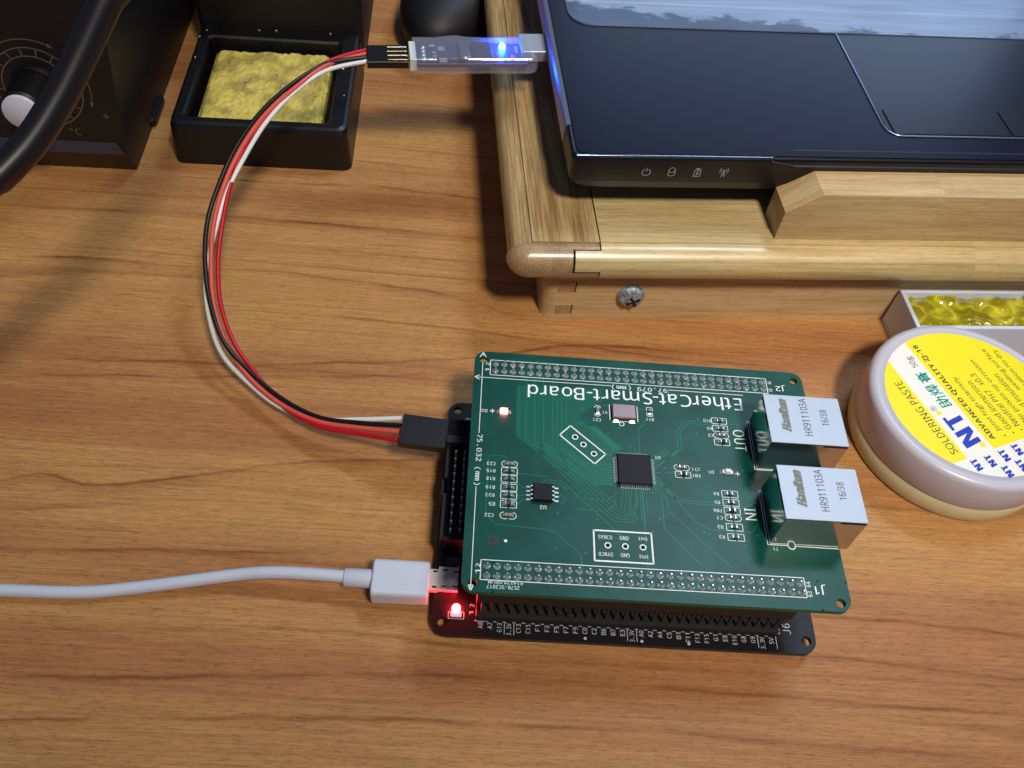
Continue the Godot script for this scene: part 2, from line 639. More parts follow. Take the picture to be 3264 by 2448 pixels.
# ---------------------------------------------------------------- printed circuit board plates
# plate with rounded corners and a drilled hole in each corner that has one
func plate(lo: Vector2, hi: Vector2, r: float, y0: float, y1: float, holes: Array, hr: float) -> Array:
	var top := Mb.new()
	var q := 8.0
	top.sheet(PackedVector2Array([Vector2(lo.x + q, lo.y), Vector2(hi.x - q, lo.y), Vector2(hi.x - q, hi.y), Vector2(lo.x + q, hi.y)]), y1)
	top.sheet(PackedVector2Array([Vector2(lo.x, lo.y + q), Vector2(lo.x + q, lo.y + q), Vector2(lo.x + q, hi.y - q), Vector2(lo.x, hi.y - q)]), y1)
	top.sheet(PackedVector2Array([Vector2(hi.x - q, lo.y + q), Vector2(hi.x, lo.y + q), Vector2(hi.x, hi.y - q), Vector2(hi.x - q, hi.y - q)]), y1)
	var edge := Mb.new()
	edge.wall(rounded(lo, hi, [r, r, r, r], 8), y0, y1)
	edge.sheet(PackedVector2Array([Vector2(lo.x + q, lo.y), Vector2(hi.x - q, lo.y), Vector2(hi.x - q, hi.y), Vector2(lo.x + q, hi.y)]), y0, Vector3.DOWN)
	edge.sheet(PackedVector2Array([Vector2(lo.x, lo.y + q), Vector2(lo.x + q, lo.y + q), Vector2(lo.x + q, hi.y - q), Vector2(lo.x, hi.y - q)]), y0, Vector3.DOWN)
	edge.sheet(PackedVector2Array([Vector2(hi.x - q, lo.y + q), Vector2(hi.x, lo.y + q), Vector2(hi.x, hi.y - q), Vector2(hi.x - q, hi.y - q)]), y0, Vector3.DOWN)
	for k in 4:
		var sx := -1.0 if k % 2 == 0 else 1.0
		var sz := -1.0 if k < 2 else 1.0
		var corner := Vector2(lo.x if sx < 0 else hi.x, lo.y if sz < 0 else hi.y)
		var inner := corner - Vector2(sx, sz) * q
		# outline of the corner patch
		var out := PackedVector2Array()
		var rc := corner - Vector2(sx, sz) * r
		out.append(inner)
		out.append(Vector2(inner.x, corner.y))
		for j in 9:
			var a := PI * 0.5 * j / 8.0
			out.append(rc + Vector2(sx * sin(a), sz * cos(a)) * r)
		out.append(Vector2(corner.x, inner.y))
		var h: Variant = holes[k]
		if h == null:
			top.sheet(out, y1)
			edge.sheet(out, y0, Vector3.DOWN)
			continue
		var hc: Vector2 = h
		var n := 40
		var ring := []
		var outer := []
		for j in n:
			var a := TAU * j / n
			var d := Vector2(cos(a), sin(a))
			ring.append(hc + d * hr)
			var best := 1e9
			for e in out.size():
				var hit: Variant = Geometry2D.segment_intersects_segment(hc, hc + d * 40.0, out[e], out[(e + 1) % out.size()])
				if hit != null:
					best = minf(best, hc.distance_to(hit))
			if best > 1e8:
				best = hr
			outer.append(hc + d * best)
		for j in n:
			var m := (j + 1) % n
			for s in [[top, y1, Vector3.UP], [edge, y0, Vector3.DOWN]]:
				var b: Mb = s[0]
				var y: float = s[1]
				b.quad(Vector3(ring[j].x, y, ring[j].y), Vector3(outer[j].x, y, outer[j].y), Vector3(outer[m].x, y, outer[m].y), Vector3(ring[m].x, y, ring[m].y), s[2])
			var d0: Vector2 = (hc - ring[j]).normalized()
			edge.quad(Vector3(ring[j].x, y0, ring[j].y), Vector3(ring[m].x, y0, ring[m].y), Vector3(ring[m].x, y1, ring[m].y), Vector3(ring[j].x, y1, ring[j].y), Vector3(d0.x, 0, d0.y))
	return [top.mesh(), edge.mesh()]

func solder_joint_mesh(sd: int) -> ArrayMesh:
	var b := Mb.new()
	var rng := RandomNumberGenerator.new()
	rng.seed = sd
	var k := rng.randf_range(0.85, 1.15)
	b.lathe([Vector2(0.95, 0.02), Vector2(0.86, 0.12 * k), Vector2(0.62, 0.32 * k), Vector2(0.46, 0.66 * k), Vector2(0.38, 1.0 * k)], 12)
	var lean := Vector2(rng.randf_range(-0.12, 0.12), rng.randf_range(-0.12, 0.12))
	b.t = Transform3D(Basis(Vector3.UP, rng.randf() * TAU), Vector3.ZERO)
	b.loft([[Vector3(-0.28, 0.5, -0.28), Vector3(0.28, 0.5, -0.28), Vector3(0.28, 0.5, 0.28), Vector3(-0.28, 0.5, 0.28)],
		[Vector3(-0.27 + lean.x, 1.25 * k, -0.27 + lean.y), Vector3(0.27 + lean.x, 1.25 * k, -0.27 + lean.y), Vector3(0.27 + lean.x, 1.25 * k, 0.27 + lean.y), Vector3(-0.27 + lean.x, 1.25 * k, 0.27 + lean.y)],
		[Vector3(-0.14 + lean.x, 1.5 * k, -0.14 + lean.y), Vector3(0.14 + lean.x, 1.5 * k, -0.14 + lean.y), Vector3(0.14 + lean.x, 1.5 * k, 0.14 + lean.y), Vector3(-0.14 + lean.x, 1.5 * k, 0.14 + lean.y)]])
	return b.mesh()

# small chip component lying along x: body with a tinned cap and a solder wedge at either end
func chip_part(parent: Node, called: String, at: Vector3, turn: float, body: Material, l := 1.7, w := 0.85, hh := 0.55) -> void:
	var b := Mb.new()
	b.box(Vector3(-l * 0.29, 0.03, -w * 0.5), Vector3(l * 0.29, hh, w * 0.5), 0.06)
	var o := part(parent, called, b.mesh(), body, at, turn)
	for s in [-1.0, 1.0]:
		var c := Mb.new()
		c.box(Vector3(minf(s * l * 0.28, s * l * 0.5), 0.03, -w * 0.5), Vector3(maxf(s * l * 0.28, s * l * 0.5), hh - 0.01, w * 0.5), 0.1)
		var x0: float = s * l * 0.48
		var x1: float = s * (l * 0.5 + 0.55)
		c.tri(Vector3(x0, hh * 0.85, -w * 0.45), Vector3(x0, hh * 0.85, w * 0.45), Vector3(x1, 0.03, w * 0.5), Vector3(s, 1, 0), Vector3(s, 1, 0), Vector3(s * 0.3, 1, 0))
		c.tri(Vector3(x0, hh * 0.85, -w * 0.45), Vector3(x1, 0.03, w * 0.5), Vector3(x1, 0.03, -w * 0.5), Vector3(s, 1, 0), Vector3(s * 0.3, 1, 0), Vector3(s * 0.3, 1, 0))
		part(o, "terminal", c.mesh(), M.solder)

const XR := Vector3(1, 0, 0)
const ZF := Vector3(0, 0, 1)

# text on a level surface, centred on (x, z): turn 0 reads from the viewer, 1 is upside down, 2 reads downwards, 3 reads upwards
func label_at(b: Mb, s: String, c: Vector2, w: float, h: float, y: float, turn: int, font: Font, slant := 0.0) -> void:
	var dx: Vector3 = [XR, -XR, ZF, -ZF][turn]
	var dy: Vector3 = [-ZF, ZF, XR, -XR][turn]
	b.text(s, Vector3(c.x, y, c.y) - dx * w * 0.5 - dy * h * 0.5, dx, dy, w, h, font, slant)

func bracket(b: Mb, c: Vector2, w: float, h: float, y: float, rounded_ends: bool) -> void:
	# silkscreen round a small part: two facing brackets with a gap above and below
	for s in [-1.0, 1.0]:
		if rounded_ends:
			b.arc(c + Vector2(s * (w * 0.5 - h * 0.5), 0), h * 0.5, 0.16, -PI * 0.5 if s > 0 else PI * 0.5, PI * 0.5 if s > 0 else PI * 1.5, y, 10)
			b.line([c + Vector2(s * (w * 0.5 - h * 0.5), h * 0.5), c + Vector2(s * 0.25, h * 0.5)], 0.16, y)
		else:
			b.line([c + Vector2(s * 0.3, -h * 0.5), c + Vector2(s * w * 0.5, -h * 0.5), c + Vector2(s * w * 0.5, h * 0.5), c + Vector2(s * 0.3, h * 0.5)], 0.16, y)

func board_mat(c: Color) -> StandardMaterial3D:
	var m := mat(c, 0.36)
	m.metallic_specular = 0.34
	return m

func green_board() -> void:
	var base := Vector3(0, 5.2, 0)
	var g := thing("green_circuit_board", "green circuit board with two silver network jacks, plugged on top of the black board", "circuit board", Vector3(48.5, 5.2, 37.5))
	var o := Vector3(-48.5, 0, -37.5)          # board coordinates start at its rear left corner
	var T := 25.2                              # top face above the black board
	var mask := mat(Color(0.025, 0.325, 0.28), 0.36)
	mask.metallic_specular = 0.34
	mask.albedo_texture = tex(mask_image())
	triplanar(mask, 10.0, 10.0, 10.0)
	var core := mat(Color(0.10, 0.33, 0.22), 0.6)
	var pl := plate(Vector2(0, 0), Vector2(97.08, 75.03), 3.4, T - 1.6, T, [Vector2(2.6, 2.9), Vector2(94.5, 3.1), Vector2(2.7, 72.7), Vector2(94.4, 72.7)], 1.2)
	var bp := part(g, "board_plate", pl[0], mask, o)
	part(bp, "board_edge", pl[1], core)
	# copper under the mask: pour and traces, a little lighter than the bare laminate
	var pour := Mb.new()
	pour.sheet(PackedVector2Array([Vector2(12.4, 11.5), Vector2(26.5, 11.5), Vector2(37.0, 11.0), Vector2(37.0, 15.0), Vector2(30.0, 21.0), Vector2(33.0, 23.0), Vector2(41.0, 31.5), Vector2(41.0, 33.0), Vector2(38.8, 33.0), Vector2(38.8, 43.0), Vector2(33.5, 43.2), Vector2(12.4, 28.8)]), T + 0.012)
	part(g, "copper_pour", pour.mesh(), board_mat(Color(0.03, 0.352, 0.287)), o)
	var tr := Mb.new()
	var y := T + 0.024
	var xs := [13.1, 15.2, 17.6, 20.1, 22.7, 23.9, 25.2, 26.6]
	for i in 8:
		var z0: float = 12.2 if i == 0 else (7.6 if i < 5 else 15.8 - i * 0.3 + 1.0)
		var z1: float = 29.4 + i * 0.42
		var ze: float = 42.4 - i * 0.85
		var dz := ze - z1
		var pts := [Vector2(xs[i], z0), Vector2(xs[i], z1), Vector2(xs[i] + dz * 1.25, ze), Vector2(38.6, ze)]
		if i >= 5:
			pts = [Vector2(xs[i] + 5.5, z0 - 3.5), Vector2(xs[i], z0 + 1.2), Vector2(xs[i], z1), Vector2(xs[i] + dz * 1.25, ze), Vector2(38.6, ze)]
		tr.line(pts, 0.2, y)
	for i in 5:   # long diagonals passing below the processor
		var s := i * 0.75
		tr.line([Vector2(16.5 + i * 1.2, 31.5 - s * 0.2), Vector2(37.0 + s, 52.5 - s), Vector2(39.0 + s, 53.6 - s), Vector2(43.5 - s * 0.4, 53.6 - s), Vector2(45.0 - s * 0.2, 52.0 - s), Vector2(45.0 - s * 0.2, 43.6)], 0.18, y)
	for i in 8:   # bundle from the oscillator to the processor
		var s := i * 0.62
		tr.line([Vector2(29.2 + s, 23.6 + s * 0.12), Vector2(31.0 + s * 0.8, 22.6 + s * 0.35), Vector2(39.4 + s * 0.55, 31.6 - s * 0.10)], 0.18, y)
	for i in 9:   # fan under the processor
		var s := i * 0.78
		tr.line([Vector2(41.2 + s, 43.4), Vector2(41.2 + s, 46.0 + (i % 3) * 1.4), Vector2(40.6 + s * 1.1, 47.5 + (i % 3) * 1.4), Vector2(40.6 + s * 1.1, 51.0 + (i % 4))], 0.17, y)
	for e in [[Vector2(49.6, 42.6), Vector2(51.5, 45.5), Vector2(51.5, 55.0), Vector2(57.0, 61.5), Vector2(62.0, 66.2)], [Vector2(50.2, 42.2), Vector2(53.0, 46.0), Vector2(53.0, 49.5), Vector2(62.0, 59.0), Vector2(68.0, 64.8)],
		[Vector2(50.4, 41.2), Vector2(55.4, 46.0), Vector2(58.0, 47.0), Vector2(74.0, 47.0), Vector2(78.0, 45.0)], [Vector2(50.4, 40.4), Vector2(57.0, 46.2), Vector2(69.0, 46.2)],
		[Vector2(50.4, 39.2), Vector2(60.0, 52.6), Vector2(64.0, 54.5), Vector2(74.5, 54.5), Vector2(78.0, 50.0)],
		[Vector2(50.4, 37.0), Vector2(57.4, 30.2), Vector2(57.4, 24.0), Vector2(60.5, 20.2), Vector2(76.0, 20.6)], [Vector2(50.4, 36.3), Vector2(58.4, 30.0), Vector2(58.4, 24.2), Vector2(61.0, 21.0), Vector2(72.0, 21.2)],
		[Vector2(50.4, 35.2), Vector2(54.6, 31.0)], [Vector2(50.4, 34.4), Vector2(54.2, 30.2)], [Vector2(50.4, 38.1), Vector2(57.0, 37.4)],
		[Vector2(46.6, 32.4), Vector2(46.6, 24.0), Vector2(48.6, 22.4), Vector2(48.6, 20.8)], [Vector2(45.8, 32.4), Vector2(45.0, 30.6), Vector2(43.6, 30.0)],
		[Vector2(10.5, 36.8), Vector2(9.6, 35.8), Vector2(5.6, 35.8), Vector2(5.2, 36.6), Vector2(5.2, 53.4), Vector2(7.8, 56.4), Vector2(21.5, 57.2), Vector2(23.6, 58.2), Vector2(29.6, 63.6), Vector2(29.8, 67.4)],
		[Vector2(12.8, 40.9), Vector2(20.6, 41.4)], [Vector2(12.9, 43.2), Vector2(14.2, 45.0), Vector2(15.2, 45.2)], [Vector2(13.0, 50.6), Vector2(14.8, 48.8)], [Vector2(13.0, 48.0), Vector2(15.2, 47.4)],
		[Vector2(19.4, 44.0), Vector2(21.0, 42.4), Vector2(25.0, 42.6), Vector2(41.0, 58.6)], [Vector2(20.6, 44.0), Vector2(21.6, 43.2), Vector2(24.4, 43.4), Vector2(26.4, 45.2)],
		[Vector2(24.6, 46.6), Vector2(25.8, 47.4), Vector2(25.8, 48.6), Vector2(24.6, 49.4)], [Vector2(46.4, 44.0), Vector2(46.4, 67.6)],
		[Vector2(28.4, 47.4), Vector2(37.0, 47.6), Vector2(39.4, 45.4)], [Vector2(28.6, 50.6), Vector2(36.2, 51.0), Vector2(39.0, 48.6), Vector2(39.0, 46.6)],
		[Vector2(26.0, 3.0), Vector2(18.0, 2.4), Vector2(17.0, 3.4), Vector2(17.0, 7.0)], [Vector2(19.0, 3.4), Vector2(22.0, 3.2), Vector2(24.5, 4.6)],
		[Vector2(35.3, 17.0), Vector2(38.4, 16.6)], [Vector2(47.2, 17.2), Vector2(49.6, 17.4)], [Vector2(56.0, 13.6), Vector2(60.0, 10.6)], [Vector2(54.0, 13.0), Vector2(57.0, 10.6)]]:
		tr.line(e, 0.2, y)
	var rng := RandomNumberGenerator.new()
	rng.seed = 5
	for i in 34:
		tr.disc(Vector2(rng.randf_range(13, 76), rng.randf_range(16, 64)), 0.32, y, 8)
	part(g, "copper_traces", tr.mesh(), board_mat(Color(0.08, 0.46, 0.365)), o)

	# ---- silkscreen
	var s := Mb.new()
	y = T + 0.045
	s.frame(Vector2(4.65, 3.05), Vector2(86.0, 8.5), 0.2, y)
	s.frame(Vector2(4.6, 66.5), Vector2(86.0, 71.8), 0.2, y)
	s.line([Vector2(2.4, 4.2), Vector2(2.4, 28.9)], 0.18, y)
	s.line([Vector2(2.4, 45.8), Vector2(2.4, 74.0)], 0.18, y)
	s.line([Vector2(1.5, 2.2), Vector2(2.4, 0.35), Vector2(3.3, 2.2)], 0.22, y)
	s.line([Vector2(2.4, 0.4), Vector2(2.4, 1.7)], 0.18, y)
	s.line([Vector2(1.8, 73.4), Vector2(2.4, 74.8), Vector2(3.0, 73.4), Vector2(1.8, 73.4)], 0.3, y)
	s.line([Vector2(0.3, 9.6), Vector2(39.6, 9.6)], 0.18, y)
	s.line([Vector2(56.4, 9.7), Vector2(78.3, 9.8)], 0.18, y)
	s.line([Vector2(1.7, 8.8), Vector2(0.25, 9.6), Vector2(1.7, 10.4)], 0.22, y)
	label_at(s, "97.079 (mm)", Vector2(48.0, 9.9), 16.2, 1.75, y, 1, mono)
	label_at(s, "EtherCat-Smart-Board", Vector2(46.6, 13.3), 62.0, 4.6, y, 1, sans)
	label_at(s, "75.032 (mm)", Vector2(2.5, 37.3), 16.0, 1.75, y, 2, mono)
	label_at(s, "J2", Vector2(90.0, 6.2), 3.0, 2.3, y, 1, sans)
	label_at(s, "J1", Vector2(89.8, 69.4), 2.8, 2.7, y, 1, sans)
	label_at(s, "63", Vector2(86.9, 7.2), 1.0, 1.1, y, 3, mono)
	label_at(s, "64", Vector2(87.0, 4.5), 1.0, 1.1, y, 3, mono)
	label_at(s, "64", Vector2(86.9, 68.2), 1.5, 1.2, y, 3, mono)
	label_at(s, "63", Vector2(86.8, 70.8), 1.5, 1.2, y, 3, mono)
	for e in [["2", 3.85, 4.6], ["1", 3.8, 6.9], ["2", 3.9, 68.0], ["1", 3.9, 69.8]]:
		label_at(s, e[0], Vector2(e[1], e[2]), 1.0, 1.1, y, 3, mono)
	label_at(s, "2578-SC2017", Vector2(10.3, 73.5), 8.0, 0.95, y, 1, mono)
	label_at(s, "K14278JQHJM", Vector2(10.8, 72.25), 8.4, 0.85, y, 1, mono)
	label_at(s, "D2", Vector2(3.5, 21.3), 1.7, 1.0, y, 1, mono)
	s.line([Vector2(5.2, 21.2), Vector2(6.4, 21.2)], 0.25, y)
	s.line([Vector2(5.8, 20.6), Vector2(5.8, 21.8)], 0.25, y)
	var rows := [["C23", 38.3, true], ["R15", 40.5, false], ["R18", 42.9, false], ["R19", 45.5, false], ["R23", 47.9, false], ["E5", 50.5, false], ["C22", 53.8, true]]
	for e in rows:
		label_at(s, e[0], Vector2(6.1 if e[0] != "E5" else 6.7, e[1] + 0.15), 2.3 if e[0] != "E5" else 1.6, 1.0, y, 1, mono)
		bracket(s, Vector2(11.0, e[1]), 4.2, 1.9 if e[2] else 2.1, y, e[2])
	label_at(s, "U2", Vector2(20.0, 50.8), 1.7, 1.1, y, 1, mono)
	label_at(s, "U1", Vector2(51.5, 33.2), 1.3, 1.0, y, 1, mono)
	label_at(s, "Y1", Vector2(37.6, 19.1), 1.3, 1.0, y, 1, mono)
	s.line([Vector2(38.85, 16.4), Vector2(38.85, 21.6)], 0.2, y)
	s.line([Vector2(46.75, 16.4), Vector2(46.75, 21.6)], 0.2, y)
	s.line([Vector2(41.4, 21.9), Vector2(44.2, 21.9)], 0.2, y)
	s.arc(Vector2(42.1, 22.8), 0.65, 0.22, 0, TAU, y, 16)
	label_at(s, "C21", Vector2(35.2, 21.9), 2.1, 1.0, y, 1, mono)
	label_at(s, "R11", Vector2(50.3, 20.6), 2.0, 1.0, y, 1, mono)
	for k in [-1.0, 1.0]:
		s.arc(Vector2(35.4, 18.8 + k * 1.0), 0.85, 0.17, 0.0 if k > 0 else PI, PI if k > 0 else TAU, y, 10)
		s.line([Vector2(49.5, 18.0 + k * 0.35), Vector2(49.5, 18.0 + k * 1.5), Vector2(51.1, 18.0 + k * 1.5), Vector2(51.1, 18.0 + k * 0.35)], 0.17, y)
	s.line([Vector2(27.6, 24.5), Vector2(37.1, 33.2), Vector2(34.0, 36.5), Vector2(24.6, 27.8), Vector2(27.6, 24.5)], 0.34, y)
	s.frame(Vector2(33.0, 56.5), Vector2(47.9, 65.0), 0.42, y)
	for e in [["SYNC0", 35.9, 3.6], ["GND", 40.8, 2.3], ["IRQ", 45.6, 2.3]]:
		label_at(s, e[0], Vector2(e[1], 58.3), e[2], 1.05, y, 0, mono)
		label_at(s, e[0], Vector2(e[1], 63.1), e[2], 1.05, y, 1, mono)
	rows = [["R10", 19.6, false, 66.7], ["R9", 22.2, false, 67.1], ["C2", 24.6, true, 67.1], ["", 26.8, false, 0.0], ["R4", 43.4, false, 66.4], ["R5", 46.0, false, 66.4], ["FB6", 48.5, false, 66.2], ["C1", 50.6, true, 66.6], ["R2", 53.3, false, 66.3], ["R3", 56.2, false, 66.4]]
	for e in rows:
		if e[0]:
			label_at(s, e[0], Vector2(e[3], e[1] + 0.1), 0.72 * e[0].length(), 0.95, y, 1, mono)
		bracket(s, Vector2(70.1, e[1]), 4.3, 1.75 if e[2] else 2.0, y, e[2])
	bracket(s, Vector2(57.8, 36.0), 4.2, 1.7, y, true)
	bracket(s, Vector2(58.0, 38.2), 4.2, 1.9, y, false)
	label_at(s, "C11", Vector2(61.7, 36.2), 2.0, 0.95, y, 1, mono)
	label_at(s, "FB1", Vector2(61.7, 38.2), 2.0, 0.95, y, 1, mono)
	label_at(s, "D1", Vector2(65.9, 36.8), 1.3, 0.95, y, 1, mono)
	s.line([Vector2(72.5, 36.8), Vector2(73.7, 36.8)], 0.22, y)
	s.line([Vector2(73.1, 36.2), Vector2(73.1, 37.4)], 0.22, y)
	label_at(s, "OUT", Vector2(75.2, 25.8), 7.0, 3.2, y, 2, sans)
	label_at(s, "IN", Vector2(74.9, 49.1), 3.6, 3.0, y, 2, sans)
	s.line([Vector2(79.0, 19.0), Vector2(78.2, 19.0), Vector2(78.2, 35.1), Vector2(99.0, 35.2)].slice(0, 3), 0.2, y)
	s.line([Vector2(78.2, 35.05), Vector2(96.8, 35.05)], 0.2, y)
	s.line([Vector2(79.0, 41.6), Vector2(78.2, 41.6), Vector2(78.2, 57.7), Vector2(83.6, 57.7)], 0.2, y)
	s.line([Vector2(85.4, 57.75), Vector2(96.8, 57.8)], 0.2, y)
	s.arc(Vector2(84.5, 57.7), 0.95, 0.3, 0, TAU, y, 16)
	label_at(s, "T1", Vector2(80.2, 58.8), 1.2, 0.9, y, 1, mono)
	s.disc(Vector2(10.55, 61.0), 0.42, y, 14)
	part(g, "silkscreen_print", s.mesh(), M.silk, o)
	# bare rings and drilled holes without pins
	for c in [Vector2(28.85, 28.2), Vector2(31.1, 30.5), Vector2(33.9, 33.3), Vector2(36.5, 60.6), Vector2(41.0, 60.6), Vector2(45.5, 60.6)]:
		var r := Mb.new()
		r.arc(Vector2.ZERO, 0.72, 0.32, 0, TAU, 0.05, 18)
		var ring := part(g, "plated_hole", r.mesh(), M.silk, o + Vector3(c.x, T, c.y))
		var d := Mb.new()
		d.disc(Vector2.ZERO, 0.56, 0.03, 16)
		part(ring, "bore", d.mesh(), M.hole)
	var fid := Mb.new()
	fid.arc(Vector2.ZERO, 1.1, 0.9, 0, TAU, 0.03, 20)
	part(g, "test_pad", fid.mesh(), mat(Color(0.16, 0.17, 0.18), 0.5), o + Vector3(7.4, T, 61.1))

	# ---- soldered header pins, every one a piece of its own
	var joints := []
	for k in 5:
		joints.append(solder_joint_mesh(100 + k))
	for z in [4.4, 6.95, 68.05, 70.6]:
		for i in 32:
			part(g, "solder_joint", joints[(i * 7 + int(z) * 3) % 5], M.solder, o + Vector3(6.1 + i * 2.54, T, z), float((i * 73) % 360))
	# sockets under the board that carry it on the black board's pins
	for z in [5.67, 69.33]:
		var hs := Mb.new()
		hs.box(Vector3(-41.2, 11.5, -2.55), Vector3(41.2, T - 1.62, 2.55), 0.2)
		part(g, "header_socket", hs.mesh(), M.dark, o + Vector3(45.5, 0, z))

	# ---- processor
	var u1 := Mb.new()
	u1.box(Vector3(-4.55, 0.12, -4.65), Vector3(4.55, 1.4, 4.65), 0.16)
	var cpu := part(g, "processor_chip", u1.mesh(), M.chip, o + Vector3(44.6, T, 38.05))
	var pins := Mb.new()
	for k in 4:
		pins.t = Transform3D(Basis(Vector3.UP, k * PI * 0.5), Vector3.ZERO)
		for i in 16:
			var px := (i - 7.5) * 0.5
			pins.box(Vector3(px - 0.10, 0.5, 4.6), Vector3(px + 0.10, 0.64, 4.95))
			pins.box(Vector3(px - 0.10, 0.05, 4.9), Vector3(px + 0.10, 0.64, 5.02))
			pins.box(Vector3(px - 0.10, 0.03, 5.0), Vector3(px + 0.10, 0.16, 5.65))
	var pr := part(cpu, "pin_rows", pins.mesh(), mat(Color(0.60, 0.62, 0.62), 0.45, 0.6))
	pr.set_meta("kind", "stuff")

	# ---- memory chip with eight legs
	var u2 := Mb.new()
	u2.loft([[Vector3(-2.45, 0.15, -2.45), Vector3(2.45, 0.15, -2.45), Vector3(2.45, 0.15, 2.45), Vector3(-2.45, 0.15, 2.45)], [Vector3(-2.6, 0.8, -2.5), Vector3(2.6, 0.8, -2.5), Vector3(2.6, 0.8, 2.5), Vector3(-2.6, 0.8, 2.5)], [Vector3(-2.4, 1.6, -2.4), Vector3(2.4, 1.6, -2.4), Vector3(2.4, 1.6, 2.4), Vector3(-2.4, 1.6, 2.4)]])
	var mem := part(g, "memory_chip", u2.mesh(), M.chip, o + Vector3(19.8, T, 46.9))
	for sx in [-1.0, 1.0]:
		for i in 4:
			var leg := Mb.new()
			leg.box(Vector3(minf(sx * 2.5, sx * 3.1), 0.72, -0.21), Vector3(maxf(sx * 2.5, sx * 3.1), 0.94, 0.21), 0.05)
			leg.box(Vector3(minf(sx * 3.0, sx * 3.2), 0.05, -0.21), Vector3(maxf(sx * 3.0, sx * 3.2), 0.9, 0.21), 0.05)
			leg.box(Vector3(minf(sx * 3.1, sx * 4.3), 0.03, -0.24), Vector3(maxf(sx * 3.1, sx * 4.3), 0.24, 0.24), 0.06)
			part(mem, "leg", leg.mesh(), M.solder, Vector3(0, 0, (i - 1.5) * 1.27))
	# ---- oscillator can
	var y1 := Mb.new()
	y1.box(Vector3(-3.35, 0.25, -2.35), Vector3(3.35, 1.35, 2.35), 0.25)
	var osc := part(g, "oscillator", y1.mesh(), mat(Color(0.58, 0.49, 0.50), 0.42, 0.85), o + Vector3(42.75, T, 19.1))
	for sx in [-1.0, 1.0]:
		for sz in [-1.0, 1.0]:
			var pd := Mb.new()
			pd.loft([[Vector3(-0.8, 0.03, -0.2), Vector3(0.8, 0.03, -0.2), Vector3(0.8, 0.03, 0.75), Vector3(-0.8, 0.03, 0.75)], [Vector3(-0.55, 0.55, -0.2), Vector3(0.55, 0.55, -0.2), Vector3(0.45, 0.4, 0.12), Vector3(-0.45, 0.4, 0.12)]])
			part(osc, "solder_pad", pd.mesh(), M.solder, Vector3(sx * 2.3, 0, sz * 2.4), 0.0 if sz > 0 else 180.0)
	# ---- small chips
	for e in [["resistor", 40.5], ["resistor", 42.9], ["resistor", 45.5], ["resistor", 47.9]]:
		chip_part(g, e[0], o + Vector3(11.0, T, e[1]), 0, M.res_body)
	for e in [["capacitor", 11.0, 38.3], ["capacitor", 11.0, 53.8], ["capacitor", 70.1, 24.6], ["capacitor", 69.9, 50.6], ["capacitor", 57.8, 36.0]]:
		chip_part(g, e[0], o + Vector3(e[1], T, e[2]), 0, M.ceramic, 1.7, 0.9, 0.8)
	chip_part(g, "capacitor", o + Vector3(35.4, T, 18.8), 90, M.ceramic, 1.7, 0.9, 0.8)
	chip_part(g, "inductor", o + Vector3(11.0, T, 50.5), 0, mat(Color(0.22, 0.18, 0.17), 0.5), 2.1, 1.3, 1.2)
	for e in [["resistor", 70.2, 19.6], ["resistor", 70.2, 22.2], ["resistor", 70.0, 43.4], ["resistor", 70.0, 46.0], ["resistor", 69.9, 53.3], ["resistor", 69.9, 56.2]]:
		chip_part(g, e[0], o + Vector3(e[1], T, e[2]), 0, M.res_body)
	chip_part(g, "resistor", o + Vector3(50.3, T, 18.0), 90, M.res_body, 1.2, 0.7, 0.4)
	for e in [Vector2(70.3, 26.8), Vector2(69.9, 48.5), Vector2(58.0, 38.2)]:
		chip_part(g, "ferrite_bead", o + Vector3(e.x, T, e.y), 0, M.dark, 1.8, 1.0, 0.95)
	# ---- two small lamps: one lit red, one dark
	led(g, "red_led", o + Vector3(9.0, T, 21.3), true)
	led(g, "white_led", o + Vector3(70.3, T, 36.6), false)
	# ---- network jacks
	for k in 2:
		jack(g, o + Vector3(78.5, T, [19.2, 41.8][k]), k)

func led(g: Node, called: String, at: Vector3, lit: bool) -> void:
	var holder := group_part(g, called, at)
	for s in [-1.0, 1.0]:
		var p := Mb.new()
		p.box(Vector3(minf(s * 0.8, s * 1.35), 0.03, -0.6), Vector3(maxf(s * 0.8, s * 1.35), 0.5, 0.6), 0.1)
		p.loft([[Vector3(s * 1.3, 0.03, -0.6), Vector3(s * 1.3, 0.03, 0.6), Vector3(s * 2.0, 0.03, 0.6), Vector3(s * 2.0, 0.03, -0.6)], [Vector3(s * 1.3, 0.45, -0.5), Vector3(s * 1.3, 0.45, 0.5), Vector3(s * 1.5, 0.2, 0.4), Vector3(s * 1.5, 0.2, -0.4)]])
		part(holder, "terminal", p.mesh(), M.solder)
	var b := Mb.new()
	b.loft([[Vector3(-1.0, 0.1, -0.75), Vector3(1.0, 0.1, -0.75), Vector3(1.0, 0.1, 0.75), Vector3(-1.0, 0.1, 0.75)], [Vector3(-0.95, 0.8, -0.7), Vector3(0.95, 0.8, -0.7), Vector3(0.95, 0.8, 0.7), Vector3(-0.95, 0.8, 0.7)], [Vector3(-0.6, 1.25, -0.45), Vector3(0.6, 1.25, -0.45), Vector3(0.6, 1.25, 0.45), Vector3(-0.6, 1.25, 0.45)]])
	var m := mat(Color(0.82, 0.84, 0.82), 0.3)
	if lit:
		m = mat(Color(1.0, 0.75, 0.75), 0.3)
		m.emission_enabled = true
		m.emission = Color(1.0, 0.30, 0.27)
		m.emission_energy_multiplier = 60.0
	part(holder, "led_lens", b.mesh(), m)
	if lit:
		lamp(holder, Vector3(0, 1.6, 0), Color(1.0, 0.12, 0.12), 0.00004, 1.4)

